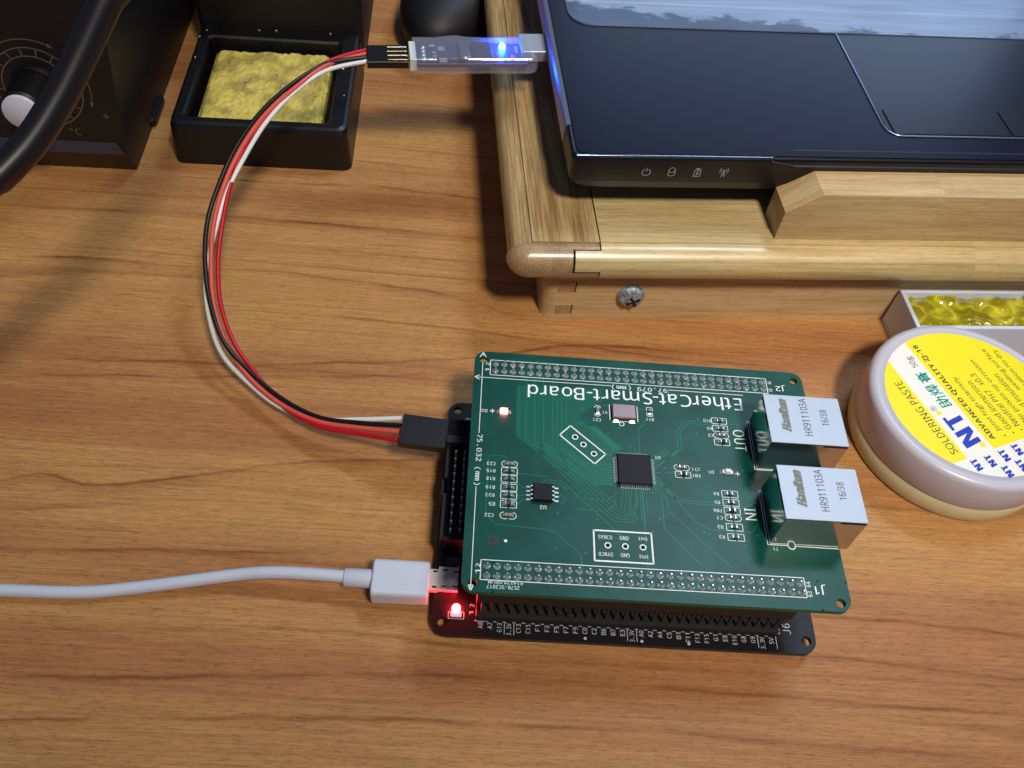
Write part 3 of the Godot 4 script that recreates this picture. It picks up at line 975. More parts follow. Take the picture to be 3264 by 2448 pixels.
# light of a glowing lens, just above its face
func lamp(parent: Node, at: Vector3, c: Color, energy: float, size: float) -> void:
	var l := AreaLight3D.new()
	l.name = "led_light"
	l.light_color = c
	l.light_energy = energy
	l.area_size = Vector2(size, size) * MM
	l.area_range = 2.0
	l.area_attenuation = 2.0
	l.shadow_enabled = true
	l.position = at * MM
	l.rotation_degrees.x = 90.0
	parent.add_child(l, true)

func jack(g: Node, at: Vector3, k: int) -> void:
	var b := Mb.new()
	b.box(Vector3(0, -0.6, 0), Vector3(20.9, 13.4, 15.7), 0.22)
	var j := part(g, "network_jack", b.mesh(), M.nickel_side, at)
	j.set_meta("label", ["silver network jack beside the word OUT", "silver network jack beside the word IN"][k])
	var top := Mb.new()
	top.box(Vector3(0.05, 13.38, 0.05), Vector3(20.85, 13.55, 15.65), 0.08)
	part(j, "top_plate", top.mesh(), M.steel)
	var s := Mb.new()
	# open seams of the folded shell
	for e in [[0.9, 4.6], [6.4, 10.9]] if k == 0 else [[1.6, 6.2], [7.9, 12.9]]:
		s.box(Vector3(-0.06, 12.75, e[0]), Vector3(0.3, 13.52, e[1]))
	s.box(Vector3(14.2, 12.55, 15.5), Vector3(20.6, 13.1, 15.78))
	part(j, "shell_seam", s.mesh(), M.hole)
	var port := Mb.new()
	port.box(Vector3(20.6, 2.0, 2.2), Vector3(20.95, 11.4, 13.5), 0.1)
	part(j, "port_opening", port.mesh(), M.dark)
	var p := Mb.new()
	for d in [0.0, 0.12, 0.24, 0.36]:
		label_at(p, "HanRun", Vector2(4.9, 7.15 - d), 10.0, 2.5, 13.585 + d * 0.02, 3, bold, 0.35)
	part(j, "maker_print", p.mesh(), mat(Color(0.46, 0.48, 0.47), 0.7))
	p = Mb.new()
	label_at(p, "HR911103A", Vector2(10.6, 6.9), 12.2, 2.1, 13.585, 3, sans)
	label_at(p, "16/38", Vector2(15.8, 6.8), 5.2, 1.9, 13.585, 3, sans)
	part(j, "type_print", p.mesh(), mat(Color(0.33, 0.34, 0.36), 0.7))

func mask_image() -> Image:
	var n := noise(31, 0.012, 4)
	var f := noise(32, 0.3, 2)
	var im := Image.create(512, 512, false, Image.FORMAT_RGB8)
	for y in 512:
		for x in 512:
			var v := 0.86 + 0.14 * n.get_noise_2d(x, y) + 0.03 * f.get_noise_2d(x, y)
			im.set_pixel(x, y, Color(v, v, v * 1.02))
	return im
# ---------------------------------------------------------------- black board underneath
func black_board() -> void:
	var g := thing("black_circuit_board", "black circuit board lying on the desk under the green board, its red lamp lit", "circuit board", Vector3(45, 0, 38.5))
	var o := Vector3(-45, 0, -38.5)
	var mask := mat(Color(0.065, 0.06, 0.085), 0.42)
	mask.metallic_specular = 0.35
	var pl := plate(Vector2(-7, 0.8), Vector2(97.2, 76.4), 4.2, 3.6, 5.2, [Vector2(-4, 3.8), Vector2(94.5, 3.8), Vector2(-4, 72.7), Vector2(94.5, 72.7)], 1.35)
	var bp := part(g, "board_plate", pl[0], mask, o)
	part(bp, "board_edge", pl[1], mat(Color(0.15, 0.145, 0.16), 0.6))
	var y := 5.2
	# headers that carry the green board
	for z in [5.67, 69.33]:
		var hb := Mb.new()
		hb.box(Vector3(-40.9, 0.02, -2.5), Vector3(40.9, 2.5, 2.5), 0.2)
		part(g, "header_strip", hb.mesh(), M.dark, o + Vector3(45.5, y, z))
	var pin := Mb.new()
	pin.box(Vector3(-0.3, 2.4, -0.3), Vector3(0.3, 12.6, 0.3), 0.08)
	var pm := pin.mesh()
	var pin_mat := mat(Color(0.34, 0.30, 0.26), 0.4, 0.8)
	for z in [4.4, 6.95, 68.05, 70.6]:
		for i in 32:
			part(g, "header_pin", pm, pin_mat, o + Vector3(6.1 + i * 2.54, y, z))
	var tails := Mb.new()
	for z in [4.4, 6.95, 68.05, 70.6]:
		for i in 32:
			tails.box(Vector3(6.1 + i * 2.54 - 0.3, 0.0, z - 0.3), Vector3(6.1 + i * 2.54 + 0.3, 3.62, z + 0.3))
	part(g, "pin_tails", tails.mesh(), M.tin, o).set_meta("kind", "stuff")
	# print along the front edge
	var s := Mb.new()
	var sy := y + 0.045
	var names := ["A8", "A7", "G13", "3.3V", "C13", "C15", "F1", "F3", "F5", "F7", "F9", "C0", "C2", "B6", "B7", "E3", "3.3V", "A0", "A2", "A4", "C5", "B1", "F11", "F13", "F15", "G1", "E8", "E10", "G8", "G9", "3.3V", "5V"]
	for i in 32:
		var n: String = names[i]
		var x := 6.1 + i * 2.54
		var l := 0.74 * n.length() + 0.25
		label_at(s, n, Vector2(x - 0.05, 72.35 + l * 0.5), l, 1.25, sy, 3, mono)
		if n == "3.3V" or n == "5V":
			s.line([Vector2(x - 1.27, 72.0), Vector2(x - 1.27, 75.4)], 0.16, sy)
			s.line([Vector2(x + 1.27, 72.0), Vector2(x + 1.27, 75.4)], 0.16, sy)
		if n == "C0" or n == "A0" or n == "F11":
			s.disc(Vector2(x, 75.3), 0.42, sy, 12)
		s.line([Vector2(x - 1.7, 72.05), Vector2(x - 0.85, 72.05)], 0.14, sy)
	s.line([Vector2(4.7, 66.6), Vector2(4.7, 72.1), Vector2(8.0, 72.1)], 0.16, sy)
	label_at(s, "2", Vector2(3.6, 67.8), 0.9, 1.2, sy, 3, mono)
	label_at(s, "1", Vector2(3.5, 70.0), 0.9, 1.2, sy, 3, mono)
	label_at(s, "63", Vector2(86.9, 70.4), 1.7, 1.2, sy, 3, mono)
	label_at(s, "J6", Vector2(89.5, 69.6), 3.0, 2.1, sy, 3, mono)
	s.frame(Vector2(-2.6, 69.9), Vector2(1.5, 71.8), 0.16, sy)
	part(g, "silkscreen_print", s.mesh(), M.silk_dim, o)
	# shrouded debug header down the left side
	var sh := Mb.new()
	for e in [[Vector3(-6.5, 0.02, 20.8), Vector3(-5.4, 8.6, 33.6)], [Vector3(-6.5, 0.02, 38.6), Vector3(-5.4, 8.6, 53.1)], [Vector3(1.0, 0.02, 20.8), Vector3(2.1, 8.6, 53.1)], [Vector3(-5.4, 0.02, 20.8), Vector3(1.0, 8.6, 22.4)], [Vector3(-5.4, 0.02, 52.0), Vector3(1.0, 8.6, 53.1)]]:
		sh.box(e[0], e[1], 0.12)
	sh.box(Vector3(-7.1, 0.02, 33.4), Vector3(-6.3, 7.6, 38.8), 0.15)
	var shroud := part(g, "shrouded_header", sh.mesh(), M.black, o + Vector3(0, y, 0))
	var fl := Mb.new()
	fl.box(Vector3(-5.4, 0.02, 22.4), Vector3(1.0, 1.6, 52.0))
	part(shroud, "header_floor", fl.mesh(), M.black_soft)
	var hp := Mb.new()
	hp.box(Vector3(-0.31, 1.5, -0.31), Vector3(0.31, 8.6, 0.31), 0.12)
	var hpm := hp.mesh()
	for x in [-3.6, -1.06]:
		for k in 11:
			part(shroud, "header_pin", hpm, M.tin, Vector3(x, 0, 24.3 + k * 2.54))
	var blk := Mb.new()
	blk.box(Vector3(-6.6, 0.02, 14.7), Vector3(4.0, 10.8, 20.7), 0.2)
	blk.box(Vector3(-6.6, 8.0, 14.7), Vector3(4.0, 10.8, 22.9), 0.15)
	part(g, "plug_socket", blk.mesh(), M.black_soft, o + Vector3(0, y, 0))
	for e in [7.6, 10.2]:
		chip_part(g, "capacitor", o + Vector3(-0.2, y, e), 0, M.ceramic, 2.0, 1.2, 0.9)
	var sw := Mb.new()
	sw.box(Vector3(-4.1, 0.02, 54.7), Vector3(-0.4, 1.9, 57.4), 0.12)
	part(g, "grey_chip", sw.mesh(), mat(Color(0.30, 0.28, 0.32), 0.5), o + Vector3(0, y, 0))
	# micro usb socket
	var us := Mb.new()
	us.loft([[Vector3(-6.0, 0.05, 58.9), Vector3(-6.0, 0.05, 64.4), Vector3(-6.0, 1.4, 65.0), Vector3(-6.0, 2.75, 65.0), Vector3(-6.0, 2.75, 58.3), Vector3(-6.0, 1.4, 58.3)], [Vector3(-0.6, 0.05, 58.9), Vector3(-0.6, 0.05, 64.4), Vector3(-0.6, 1.4, 65.0), Vector3(-0.6, 2.75, 65.0), Vector3(-0.6, 2.75, 58.3), Vector3(-0.6, 1.4, 58.3)]])
	var usb := part(g, "usb_socket", us.mesh(), M.tin, o + Vector3(0, y, 0))
	var sl := Mb.new()
	for e in [Vector2(-4.3, 59.3), Vector2(-4.4, 64.0), Vector2(-1.2, 59.6), Vector2(-1.3, 63.9)]:
		sl.box(Vector3(e.x - 0.7, 2.7, e.y - 0.22), Vector3(e.x + 0.7, 2.79, e.y + 0.22))
	part(usb, "latch_slots", sl.mesh(), M.hole)
	# power lamp
	var holder := group_part(g, "red_led", o + Vector3(-0.6, y, 69.0))
	var lens := Mb.new()
	lens.lathe([Vector2(1.15, 0.05), Vector2(1.15, 0.7), Vector2(0.9, 1.3), Vector2(0.0, 1.6)], 16)
	var lm := mat(Color(1, 0.6, 0.6), 0.3)
	lm.emission_enabled = true
	lm.emission = Color(1.0, 0.10, 0.13)
	lm.emission_energy_multiplier = 520.0
	part(holder, "led_lens", lens.mesh(), lm)
	lamp(holder, Vector3(0, 1.9, 0), Color(1.0, 0.04, 0.10), 0.00025, 2.2)
	var pk := Mb.new()
	pk.box(Vector3(-1.5, 0.03, 0.9), Vector3(1.5, 0.5, 2.4), 0.1)
	part(holder, "led_base", pk.mesh(), M.white_plastic)

# ---------------------------------------------------------------- cables
func dupont(parent: Node, l: float, at: Vector3, turn: float, contacts: bool) -> void:
	var b := Mb.new()
	b.box(Vector3(-l * 0.5, -1.3, -5.15), Vector3(l * 0.5, 1.3, 5.15), 0.15)
	var c := part(parent, "connector", b.mesh(), M.black, at, turn)
	if contacts:
		for k in 4:
			var w := Mb.new()
			w.box(Vector3(-l * 0.02, 1.27, (k - 1.5) * 2.54 - 0.55), Vector3(l * 0.5 - 0.2, 1.33, (k - 1.5) * 2.54 + 0.55))
			part(c, "contact_slot", w.mesh(), M.hole)
			var m := Mb.new()
			m.tube([Vector3(-l * 0.02 + 0.3, 1.25, (k - 1.5) * 2.54), Vector3(l * 0.5 - 0.3, 1.25, (k - 1.5) * 2.54)], 0.32, 8)
			part(c, "contact", m.mesh(), M.gold if k % 2 else M.solder)

func jumper_cable() -> void:
	var g := thing("jumper_cable", "four-wire jumper cable, red, pink, black and white, curving between two black connectors", "cable", Vector3(-60, 0, -40))
	var o := Vector3(60, 0, 40)
	var runs := {
		"black": [Vector3(-43.6,52.3,-110.0), Vector3(-56.7,52.4,-104.0), Vector3(-66.6,51.6,-91.8), Vector3(-74.9,48.5,-79.8), Vector3(-80.8,44.1,-67.5), Vector3(-84.8,38.2,-55.8), Vector3(-87.2,31.9,-44.1), Vector3(-86.5,25.4,-32.4), Vector3(-83.5,18.9,-21.2), Vector3(-77.9,13.7,-10.3), Vector3(-68.5,9.8,-1.9), Vector3(-57.6,8.2,6.1), Vector3(-45.4,9.6,12.9), Vector3(-32.7,12.0,15.6), Vector3(-20.3,14.8,17.5)],
		"white": [Vector3(-43.6,52.3,-107.5), Vector3(-56.5,51.6,-101.2), Vector3(-66.0,49.9,-89.3), Vector3(-73.3,46.2,-77.1), Vector3(-78.6,41.1,-65.0), Vector3(-83.1,34.8,-54.0), Vector3(-85.4,28.2,-42.5), Vector3(-86.7,21.6,-31.1), Vector3(-84.4,15.2,-19.7), Vector3(-78.9,10.3,-8.6), Vector3(-69.2,6.8,-0.1), Vector3(-58.0,5.8,7.6), Vector3(-45.3,8.0,12.4), Vector3(-32.6,11.2,13.8), Vector3(-20.3,14.8,14.9)],
		"pink": [Vector3(-43.6,52.3,-112.5), Vector3(-56.3,52.2,-103.9), Vector3(-65.5,51.1,-90.6), Vector3(-73.7,47.9,-79.1), Vector3(-79.6,43.3,-67.0), Vector3(-83.6,37.3,-55.5), Vector3(-85.4,30.9,-43.8), Vector3(-84.8,24.4,-32.2), Vector3(-82.5,18.0,-20.9), Vector3(-77.0,12.8,-9.9), Vector3(-68.5,9.0,-0.3), Vector3(-57.7,7.5,7.6), Vector3(-45.4,9.2,14.1), Vector3(-32.8,11.8,17.2), Vector3(-20.5,14.8,19.7)],
		"red": [Vector3(-43.6,52.3,-115.0), Vector3(-56.3,52.0,-106.2), Vector3(-65.2,50.8,-92.8), Vector3(-72.6,47.4,-80.4), Vector3(-78.8,42.7,-68.7), Vector3(-81.9,36.6,-57.0), Vector3(-83.1,30.2,-45.2), Vector3(-83.1,23.6,-33.7), Vector3(-80.9,17.2,-22.5), Vector3(-75.3,12.1,-11.5), Vector3(-66.7,8.4,-2.0), Vector3(-57.0,7.0,8.0), Vector3(-45.1,8.8,15.5), Vector3(-32.6,11.6,19.1), Vector3(-20.5,14.8,22.7)],
	}
	var tint := {"black": Color(0.07, 0.06, 0.075), "white": Color(0.88, 0.90, 0.90), "pink": Color(0.84, 0.34, 0.29), "red": Color(0.72, 0.035, 0.13)}
	for k in runs:
		var b := Mb.new()
		b.tube(smooth_path(runs[k], 8), 0.74, 12)
		var w := part(g, "wire", b.mesh(), mat(tint[k], 0.38), o)
		w.set_meta("label", k + " wire of the jumper cable")
	dupont(g, 14.2, o + Vector3(-37.0, 52.3, -111.3), 8.6, true)
	dupont(g, 13.7, o + Vector3(-13.3, 15.0, 19.8), -4.6, false)

func usb_cable() -> void:
	var g := thing("white_usb_cable", "white cable across the desk, its small plug in the black board beside the red lamp", "cable", Vector3(-60, 0, 64))
	var o := Vector3(60, 0, -64)
	var b := Mb.new()
	b.tube(smooth_path([Vector3(-235, 1.8, 75), Vector3(-180, 1.8, 71), Vector3(-132.8, 1.8, 69.8), Vector3(-120.9, 1.8, 69.3), Vector3(-100.9, 1.8, 68.7), Vector3(-86.3, 2.0, 66.6), Vector3(-61.7, 4.0, 62.5), Vector3(-52.4, 5.5, 61.8), Vector3(-43.0, 6.3, 61.8), Vector3(-30.5, 6.6, 62.2), Vector3(-25.0, 6.6, 62.6)], 8), 1.72, 16)
	part(g, "cord", b.mesh(), M.white_plastic, o)
	b = Mb.new()
	b.t = Transform3D(Basis(Vector3(0, 0, 1), -PI * 0.5), Vector3(-31.2, 6.6, 62.4))
	b.lathe([Vector2(1.8, 0.0), Vector2(2.35, 0.05), Vector2(2.5, 0.3), Vector2(2.6, 8.6)], 24)
	part(g, "strain_relief", b.mesh(), M.white_plastic, o)
	b = Mb.new()
	var rings := []
	for e in [[-23.6, 0.35], [-23.2, 0.0], [-8.7, 0.0], [-8.35, 0.3]]:
		var ring := []
		for p in rounded(Vector2(57.55 + e[1], 3.0 + e[1]), Vector2(68.15 - e[1], 10.2 - e[1]), [1.5, 1.5, 1.5, 1.5], 5):
			ring.append(Vector3(e[0], p.y, p.x))
		rings.append(ring)
	b.loft(rings)
	part(g, "plug_shell", b.mesh(), M.white_plastic, o)
	b = Mb.new()
	b.box(Vector3(-8.5, 5.55, 58.95), Vector3(-5.9, 7.75, 64.9), 0.15)
	var mp := part(g, "metal_plug", b.mesh(), M.tin, o)
	b = Mb.new()
	for z in [59.7, 64.2]:
		b.box(Vector3(-7.5, 7.72, z - 0.25), Vector3(-6.3, 7.78, z + 0.25))
	part(mp, "latch_slots", b.mesh(), M.hole)

func iron_cable() -> void:
	var g := Mb.new()
	g.tube(smooth_path([Vector3(-150, 3.6, 160), Vector3(-146, 8, 130), Vector3(-142, 40, 92), Vector3(-128, 78, 52), Vector3(-109.9, 94.5, 19.8), Vector3(-105.7, 96.7, 14.7), Vector3(-100.1, 100.8, 7.5), Vector3(-94.8, 106.9, -0.5), Vector3(-90.0, 114.0, -8.1), Vector3(-85.0, 121.9, -15.5), Vector3(-82.3, 124.8, -18.4), Vector3(-76, 136, -30), Vector3(-72, 146, -60), Vector3(-72, 140, -110), Vector3(-76, 110, -160), Vector3(-80, 60, -196), Vector3(-82, 33, -205)], 8), 3.5, 20)
	var o := part(self, "soldering_iron_cord", g.mesh(), mat(Color(0.075, 0.075, 0.095), 0.34))
	tag(o, "thick black cord hanging in an arc in front of the soldering station", "cord")

func usb_stick() -> void:
	var g := thing("usb_debugger", "clear-sleeved usb dongle with a blue lamp plugged into the laptop's left side", "usb dongle", Vector3(-6.65, 51.7, -116.2), 8.6)
	var b := Mb.new()
	b.box(Vector3(-20.8, -0.8, -7.6), Vector3(18.2, 0.8, 4.9), 0.1)
	var pcb := part(g, "circuit_board", b.mesh(), mat(Color(0.16, 0.18, 0.38), 0.4))
	b = Mb.new()
	b.loft([_cap(-7.6, 0.9, 1.2), _cap(-7.6, 2.5, 1.9), _cap(-7.6, 3.0, 1.4)])
	part(g, "crystal_can", b.mesh(), mat(Color(0.75, 0.75, 0.76), 0.2, 1.0), Vector3(2.0, 0, -1.5))
	b = Mb.new()
	b.box(Vector3(-1.0, 0.85, -6.6), Vector3(5.8, 2.0, 1.4), 0.12)
	part(g, "chip", b.mesh(), M.chip)
	b = Mb.new()
	for k in 12:
		b.box(Vector3(-0.6 + k * 0.5, 0.85, 1.5), Vector3(-0.34 + k * 0.5, 1.1, 3.0))
	part(g, "chip_legs", b.mesh(), M.solder).set_meta("kind", "stuff")
	for e in [[-15.0, -5.5, 2.2, 1.1], [-11.8, -3.6, 2.6, 2.4], [-11.6, 3.4, 2.8, 2.4], [-14.4, -1.2, 1.4, 0.8], [-14.4, 1.0, 1.4, 0.8], [8.0, 0.5, 1.2, 3.4], [13.2, 2.0, 1.0, 3.0], [10.6, 2.8, 1.8, 1.0], [15.0, -3.0, 1.0, 4.0]]:
		b = Mb.new()
		b.box(Vector3(e[0] - e[2] * 0.5, 0.82, e[1] - e[3] * 0.5), Vector3(e[0] + e[2] * 0.5, 1.5, e[1] + e[3] * 0.5), 0.1)
		part(g, "component", b.mesh(), mat(Color(0.52, 0.54, 0.60), 0.4))
	for k in 4:
		b = Mb.new()
		b.lathe([Vector2(1.0, 0.82), Vector2(0.9, 1.2), Vector2(0.4, 1.7), Vector2(0, 1.8)], 10, Vector3(-18.2, 0, (k - 1.5) * 2.3 - 1.0))
		part(g, "solder_joint", b.mesh(), M.solder)
	b = Mb.new()
	b.box(Vector3(-23.2, -2.2, -6.2), Vector3(-20.9, 2.6, 4.9), 0.2)
	part(g, "pin_header", b.mesh(), mat(Color(0.84, 0.88, 0.86), 0.45))
	b = Mb.new()
	for k in 4:
		b.tube([Vector3(-24.0, 0.5, (k - 1.5) * 2.54), Vector3(-21, 0.5, (k - 1.5) * 2.54)], 0.32, 6)
	part(g, "header_pins", b.mesh(), M.gold)
	b = Mb.new()
	b.box(Vector3(16.5, -0.9, -10.2), Vector3(31.0, 3.2, 1.2), 0.25)
	part(g, "usb_plug", b.mesh(), M.steel)
	var holder := group_part(g, "blue_led", Vector3(10.1, 0.8, -4.7))
	b = Mb.new()
	b.lathe([Vector2(1.05, 0.0), Vector2(1.05, 0.9), Vector2(0.75, 1.5), Vector2(0, 1.75)], 16)
	var lm := mat(Color(0.6, 0.9, 1.0), 0.3)
	lm.emission_enabled = true
	lm.emission = Color(0.06, 0.30, 1.0)
	lm.emission_energy_multiplier = 800.0
	part(holder, "led_lens", b.mesh(), lm)
	lamp(holder, Vector3(0, 1.95, 0), Color(0.08, 0.25, 1.0), 0.0003, 2.0)
	# clear sleeve shrunk round it all
	b = Mb.new()
	var rings := []
	for e in [[-21.8, 0.0], [-14.0, 0.05], [-9.0, -0.35], [-6.0, -0.45], [-3.0, -0.1], [4.0, 0.1], [12.0, 0.0], [19.5, 0.05], [21.0, 0.5], [21.7, 1.4]]:
		var ring := []
		for p in rounded(Vector2(-8.5 + e[1], -3.2 + e[1]), Vector2(5.9 - e[1] * 0.5, 3.3 - e[1]), [1.3, 1.3, 1.3, 1.3], 5):
			ring.append(Vector3(e[0], p.y, p.x))
		rings.append(ring)
	b.loft(rings, true, false, false)
	var clear := mat(Color(0.80, 0.83, 0.92, 0.17), 0.10)
	clear.transparency = BaseMaterial3D.TRANSPARENCY_ALPHA
	part(g, "clear_sleeve", b.mesh(), clear)

func _cap(_x: float, y: float, w: float) -> Array:
	var out := []
	for j in 20:
		var a := TAU * j / 20.0
		var z := 4.2 * signf(sin(a)) if absf(sin(a)) > 0.02 else 0.0
		out.append(Vector3(cos(a) * w - 6.0, y, sin(a) * w * 1.0 + z))
	return out

# ---------------------------------------------------------------- soldering paste jar and the box of flux
func paste_jar() -> void:
	var g := thing("paste_jar", "round frosted plastic jar with a yellow and white soldering paste label", "jar", Vector3(156, 0, -1.9))
	var body := mat(Color(0.82, 0.76, 0.61), 0.4)
	body.subsurf_scatter_enabled = true
	body.subsurf_scatter_strength = 0.25
	var lid := mat(Color(0.75, 0.745, 0.81), 0.33)
	lid.subsurf_scatter_enabled = true
	lid.subsurf_scatter_strength = 0.2
	var b := Mb.new()
	b.lathe([Vector2(0, 0), Vector2(30.6, 0.0), Vector2(31.5, 0.5), Vector2(31.85, 1.4), Vector2(31.9, 7.4), Vector2(31.4, 7.8), Vector2(31.2, 9.0), Vector2(0, 9.0)], 96)
	part(g, "jar_body", b.mesh(), body)
	b = Mb.new()
	b.lathe([Vector2(30.9, 8.0), Vector2(31.8, 7.9), Vector2(32.1, 8.5), Vector2(32.0, 18.6), Vector2(31.7, 19.5), Vector2(31.0, 20.25), Vector2(30.0, 20.6), Vector2(28.8, 20.6), Vector2(28.5, 20.35), Vector2(0, 20.35)], 96)
	part(g, "screw_lid", b.mesh(), lid)
	var t := Transform3D(Basis(Vector3(-0.396, 0, -0.918), Vector3.UP, Vector3(0.918, 0, -0.396)), Vector3(0, 20.4, 0))
	var paper := mat(Color(0.93, 0.93, 0.92), 0.32)
	b = Mb.new()
	b.t = t
	b.lathe([Vector2(27.6, -0.03), Vector2(27.6, 0.05), Vector2(0, 0.05)], 96)
	var lab := part(g, "label", b.mesh(), paper)
	var circ := PackedVector2Array()
	for j in 96:
		circ.append(Vector2(cos(TAU * j / 96.0), sin(TAU * j / 96.0)) * 27.55)
	b = Mb.new()
	b.t = t
	for e in [[Vector2(-16.8, -30), Vector2(30, -16.4)], [Vector2(-16.8, -6.1), Vector2(30, 30)]]:
		var rc := PackedVector2Array([e[0], Vector2(e[1].x, e[0].y), e[1], Vector2(e[0].x, e[1].y)])
		for p in Geometry2D.intersect_polygons(circ, rc):
			b.sheet(p, 0.075)
	for e in [Vector2(-0.3, -13.7), Vector2(-14.3, -8.4)]:
		b.sheet(PackedVector2Array([e + Vector2(-0.8, -0.8), e + Vector2(0.8, -0.8), e + Vector2(0.8, 0.8), e + Vector2(-0.8, 0.8)]), 0.075)
	part(lab, "yellow_print", b.mesh(), mat(Color(0.95, 0.90, 0.03), 0.32))
	b = Mb.new()
	b.t = t
	var y := 0.10
	label_at(b, "SOLDERING PASTE", Vector2(-0.1, -18.8), 28.3, 2.6, y, 0, sans)
	label_at(b, "ADVANCED QUALITY ZJ-18", Vector2(5.4, -3.5), 38.8, 2.2, y, 0, bold)
	for e in [["Joint high intensity", -12.3, 9.7, 0.4], ["Good immersion", -12.5, 6.6, 3.8], ["Neutral PH7   ±0.3", -12.4, 8.8, 7.1], ["No poison no orrosion", -12.0, 13.5, 11.0], ["Good insulation", -12.0, 6.1, 14.4], ["welding surface", -1.5, 16.0, 17.8], ["ration no dry", -0.5, 14.6, 21.1]]:
		label_at(b, e[0], Vector2((e[1] + e[2]) * 0.5, e[3]), e[2] - e[1], 2.2, y, 0, sans)
		b.disc(Vector2(-14.0, e[3] + 0.3), 0.3, y, 8)
	part(lab, "dark_lettering", b.mesh(), mat(Color(0.20, 0.19, 0.08), 0.4))
	b = Mb.new()
	b.t = t
	label_at(b, "50g", Vector2(19.2, -8.7), 4.4, 2.7, y, 0, sans)
	b.arc(Vector2(1.6, -14.4), 0.85, 0.16, 0, TAU, y, 16)
	label_at(b, "R", Vector2(1.6, -14.4), 0.7, 0.9, y, 0, sans)
	part(lab, "grey_lettering", b.mesh(), mat(Color(0.18, 0.22, 0.30), 0.4))
	b = Mb.new()
	b.t = t
	for d in [0.0, 0.4]:
		label_at(b, "NT", Vector2(-7.6 + d, -11.0), 11.2, 6.2, y + d * 0.02, 0, bold, -0.12)
	for e in [Vector2(-19.3, 0.8), Vector2(-19.7, -4.6), Vector2(-19.8, -10.1), Vector2(-19.5, -15.2), Vector2(-19.4, 6.2), Vector2(-19.4, 11.6), Vector2(-19.4, 17.0), Vector2(-24.2, -2.0), Vector2(-24.5, -7.6), Vector2(-24.2, 3.6), Vector2(-23.6, 9.0)]:
		for d in [0.0, 0.25]:
			label_at(b, "NT", e + Vector2(d, 0), 3.8, 2.3, y + d * 0.02, 0, bold, -0.12)
	part(lab, "blue_lettering", b.mesh(), mat(Color(0.07, 0.20, 0.72), 0.35))
	# three green written characters
	b = Mb.new()
	b.t = t
	var glyphs := [
		[[0.05, 0.05, 0.05, 0.9], [0.05, 0.05, 0.45, 0.05], [0.45, 0.05, 0.45, 0.85], [0.05, 0.33, 0.45, 0.33], [0.05, 0.6, 0.45, 0.6], [0.0, 0.9, 0.52, 0.8], [0.55, 0.3, 1.0, 0.3], [0.95, 0.3, 0.9, 1.0], [0.75, 0.0, 0.7, 0.5], [0.7, 0.5, 0.5, 1.0]],
		[[0.22, 0.0, 0.22, 0.5], [0.05, 0.2, 0.1, 0.42], [0.42, 0.15, 0.32, 0.4], [0.22, 0.5, 0.02, 1.0], [0.22, 0.5, 0.4, 0.85], [0.52, 0.02, 0.95, 0.02], [0.52, 0.02, 0.52, 0.42], [0.95, 0.02, 0.95, 0.42], [0.52, 0.22, 0.95, 0.22], [0.52, 0.42, 0.95, 0.42], [0.48, 0.6, 1.0, 0.6], [0.45, 0.78, 1.0, 0.78], [0.73, 0.6, 0.73, 1.0]],
		[[0.5, 0.0, 0.5, 0.1], [0.02, 0.13, 0.98, 0.13], [0.25, 0.22, 0.75, 0.22], [0.25, 0.22, 0.25, 0.38], [0.75, 0.22, 0.75, 0.38], [0.25, 0.38, 0.75, 0.38], [0.05, 0.48, 0.95, 0.48], [0.05, 0.48, 0.05, 0.58], [0.95, 0.48, 0.95, 0.58], [0.2, 0.58, 0.2, 1.0], [0.8, 0.58, 0.8, 1.0], [0.2, 0.58, 0.8, 0.58], [0.2, 0.72, 0.8, 0.72], [0.2, 0.86, 0.8, 0.86]]]
	for k in 3:
		var p := Vector2([0.9, 5.5, 10.8][k], -11.4)
		for l in glyphs[k]:
			b.line([p + Vector2(l[0], l[1]) * 4.0, p + Vector2(l[2], l[3]) * 4.0], 0.46, y)
	part(lab, "green_lettering", b.mesh(), mat(Color(0.02, 0.66, 0.60), 0.35))

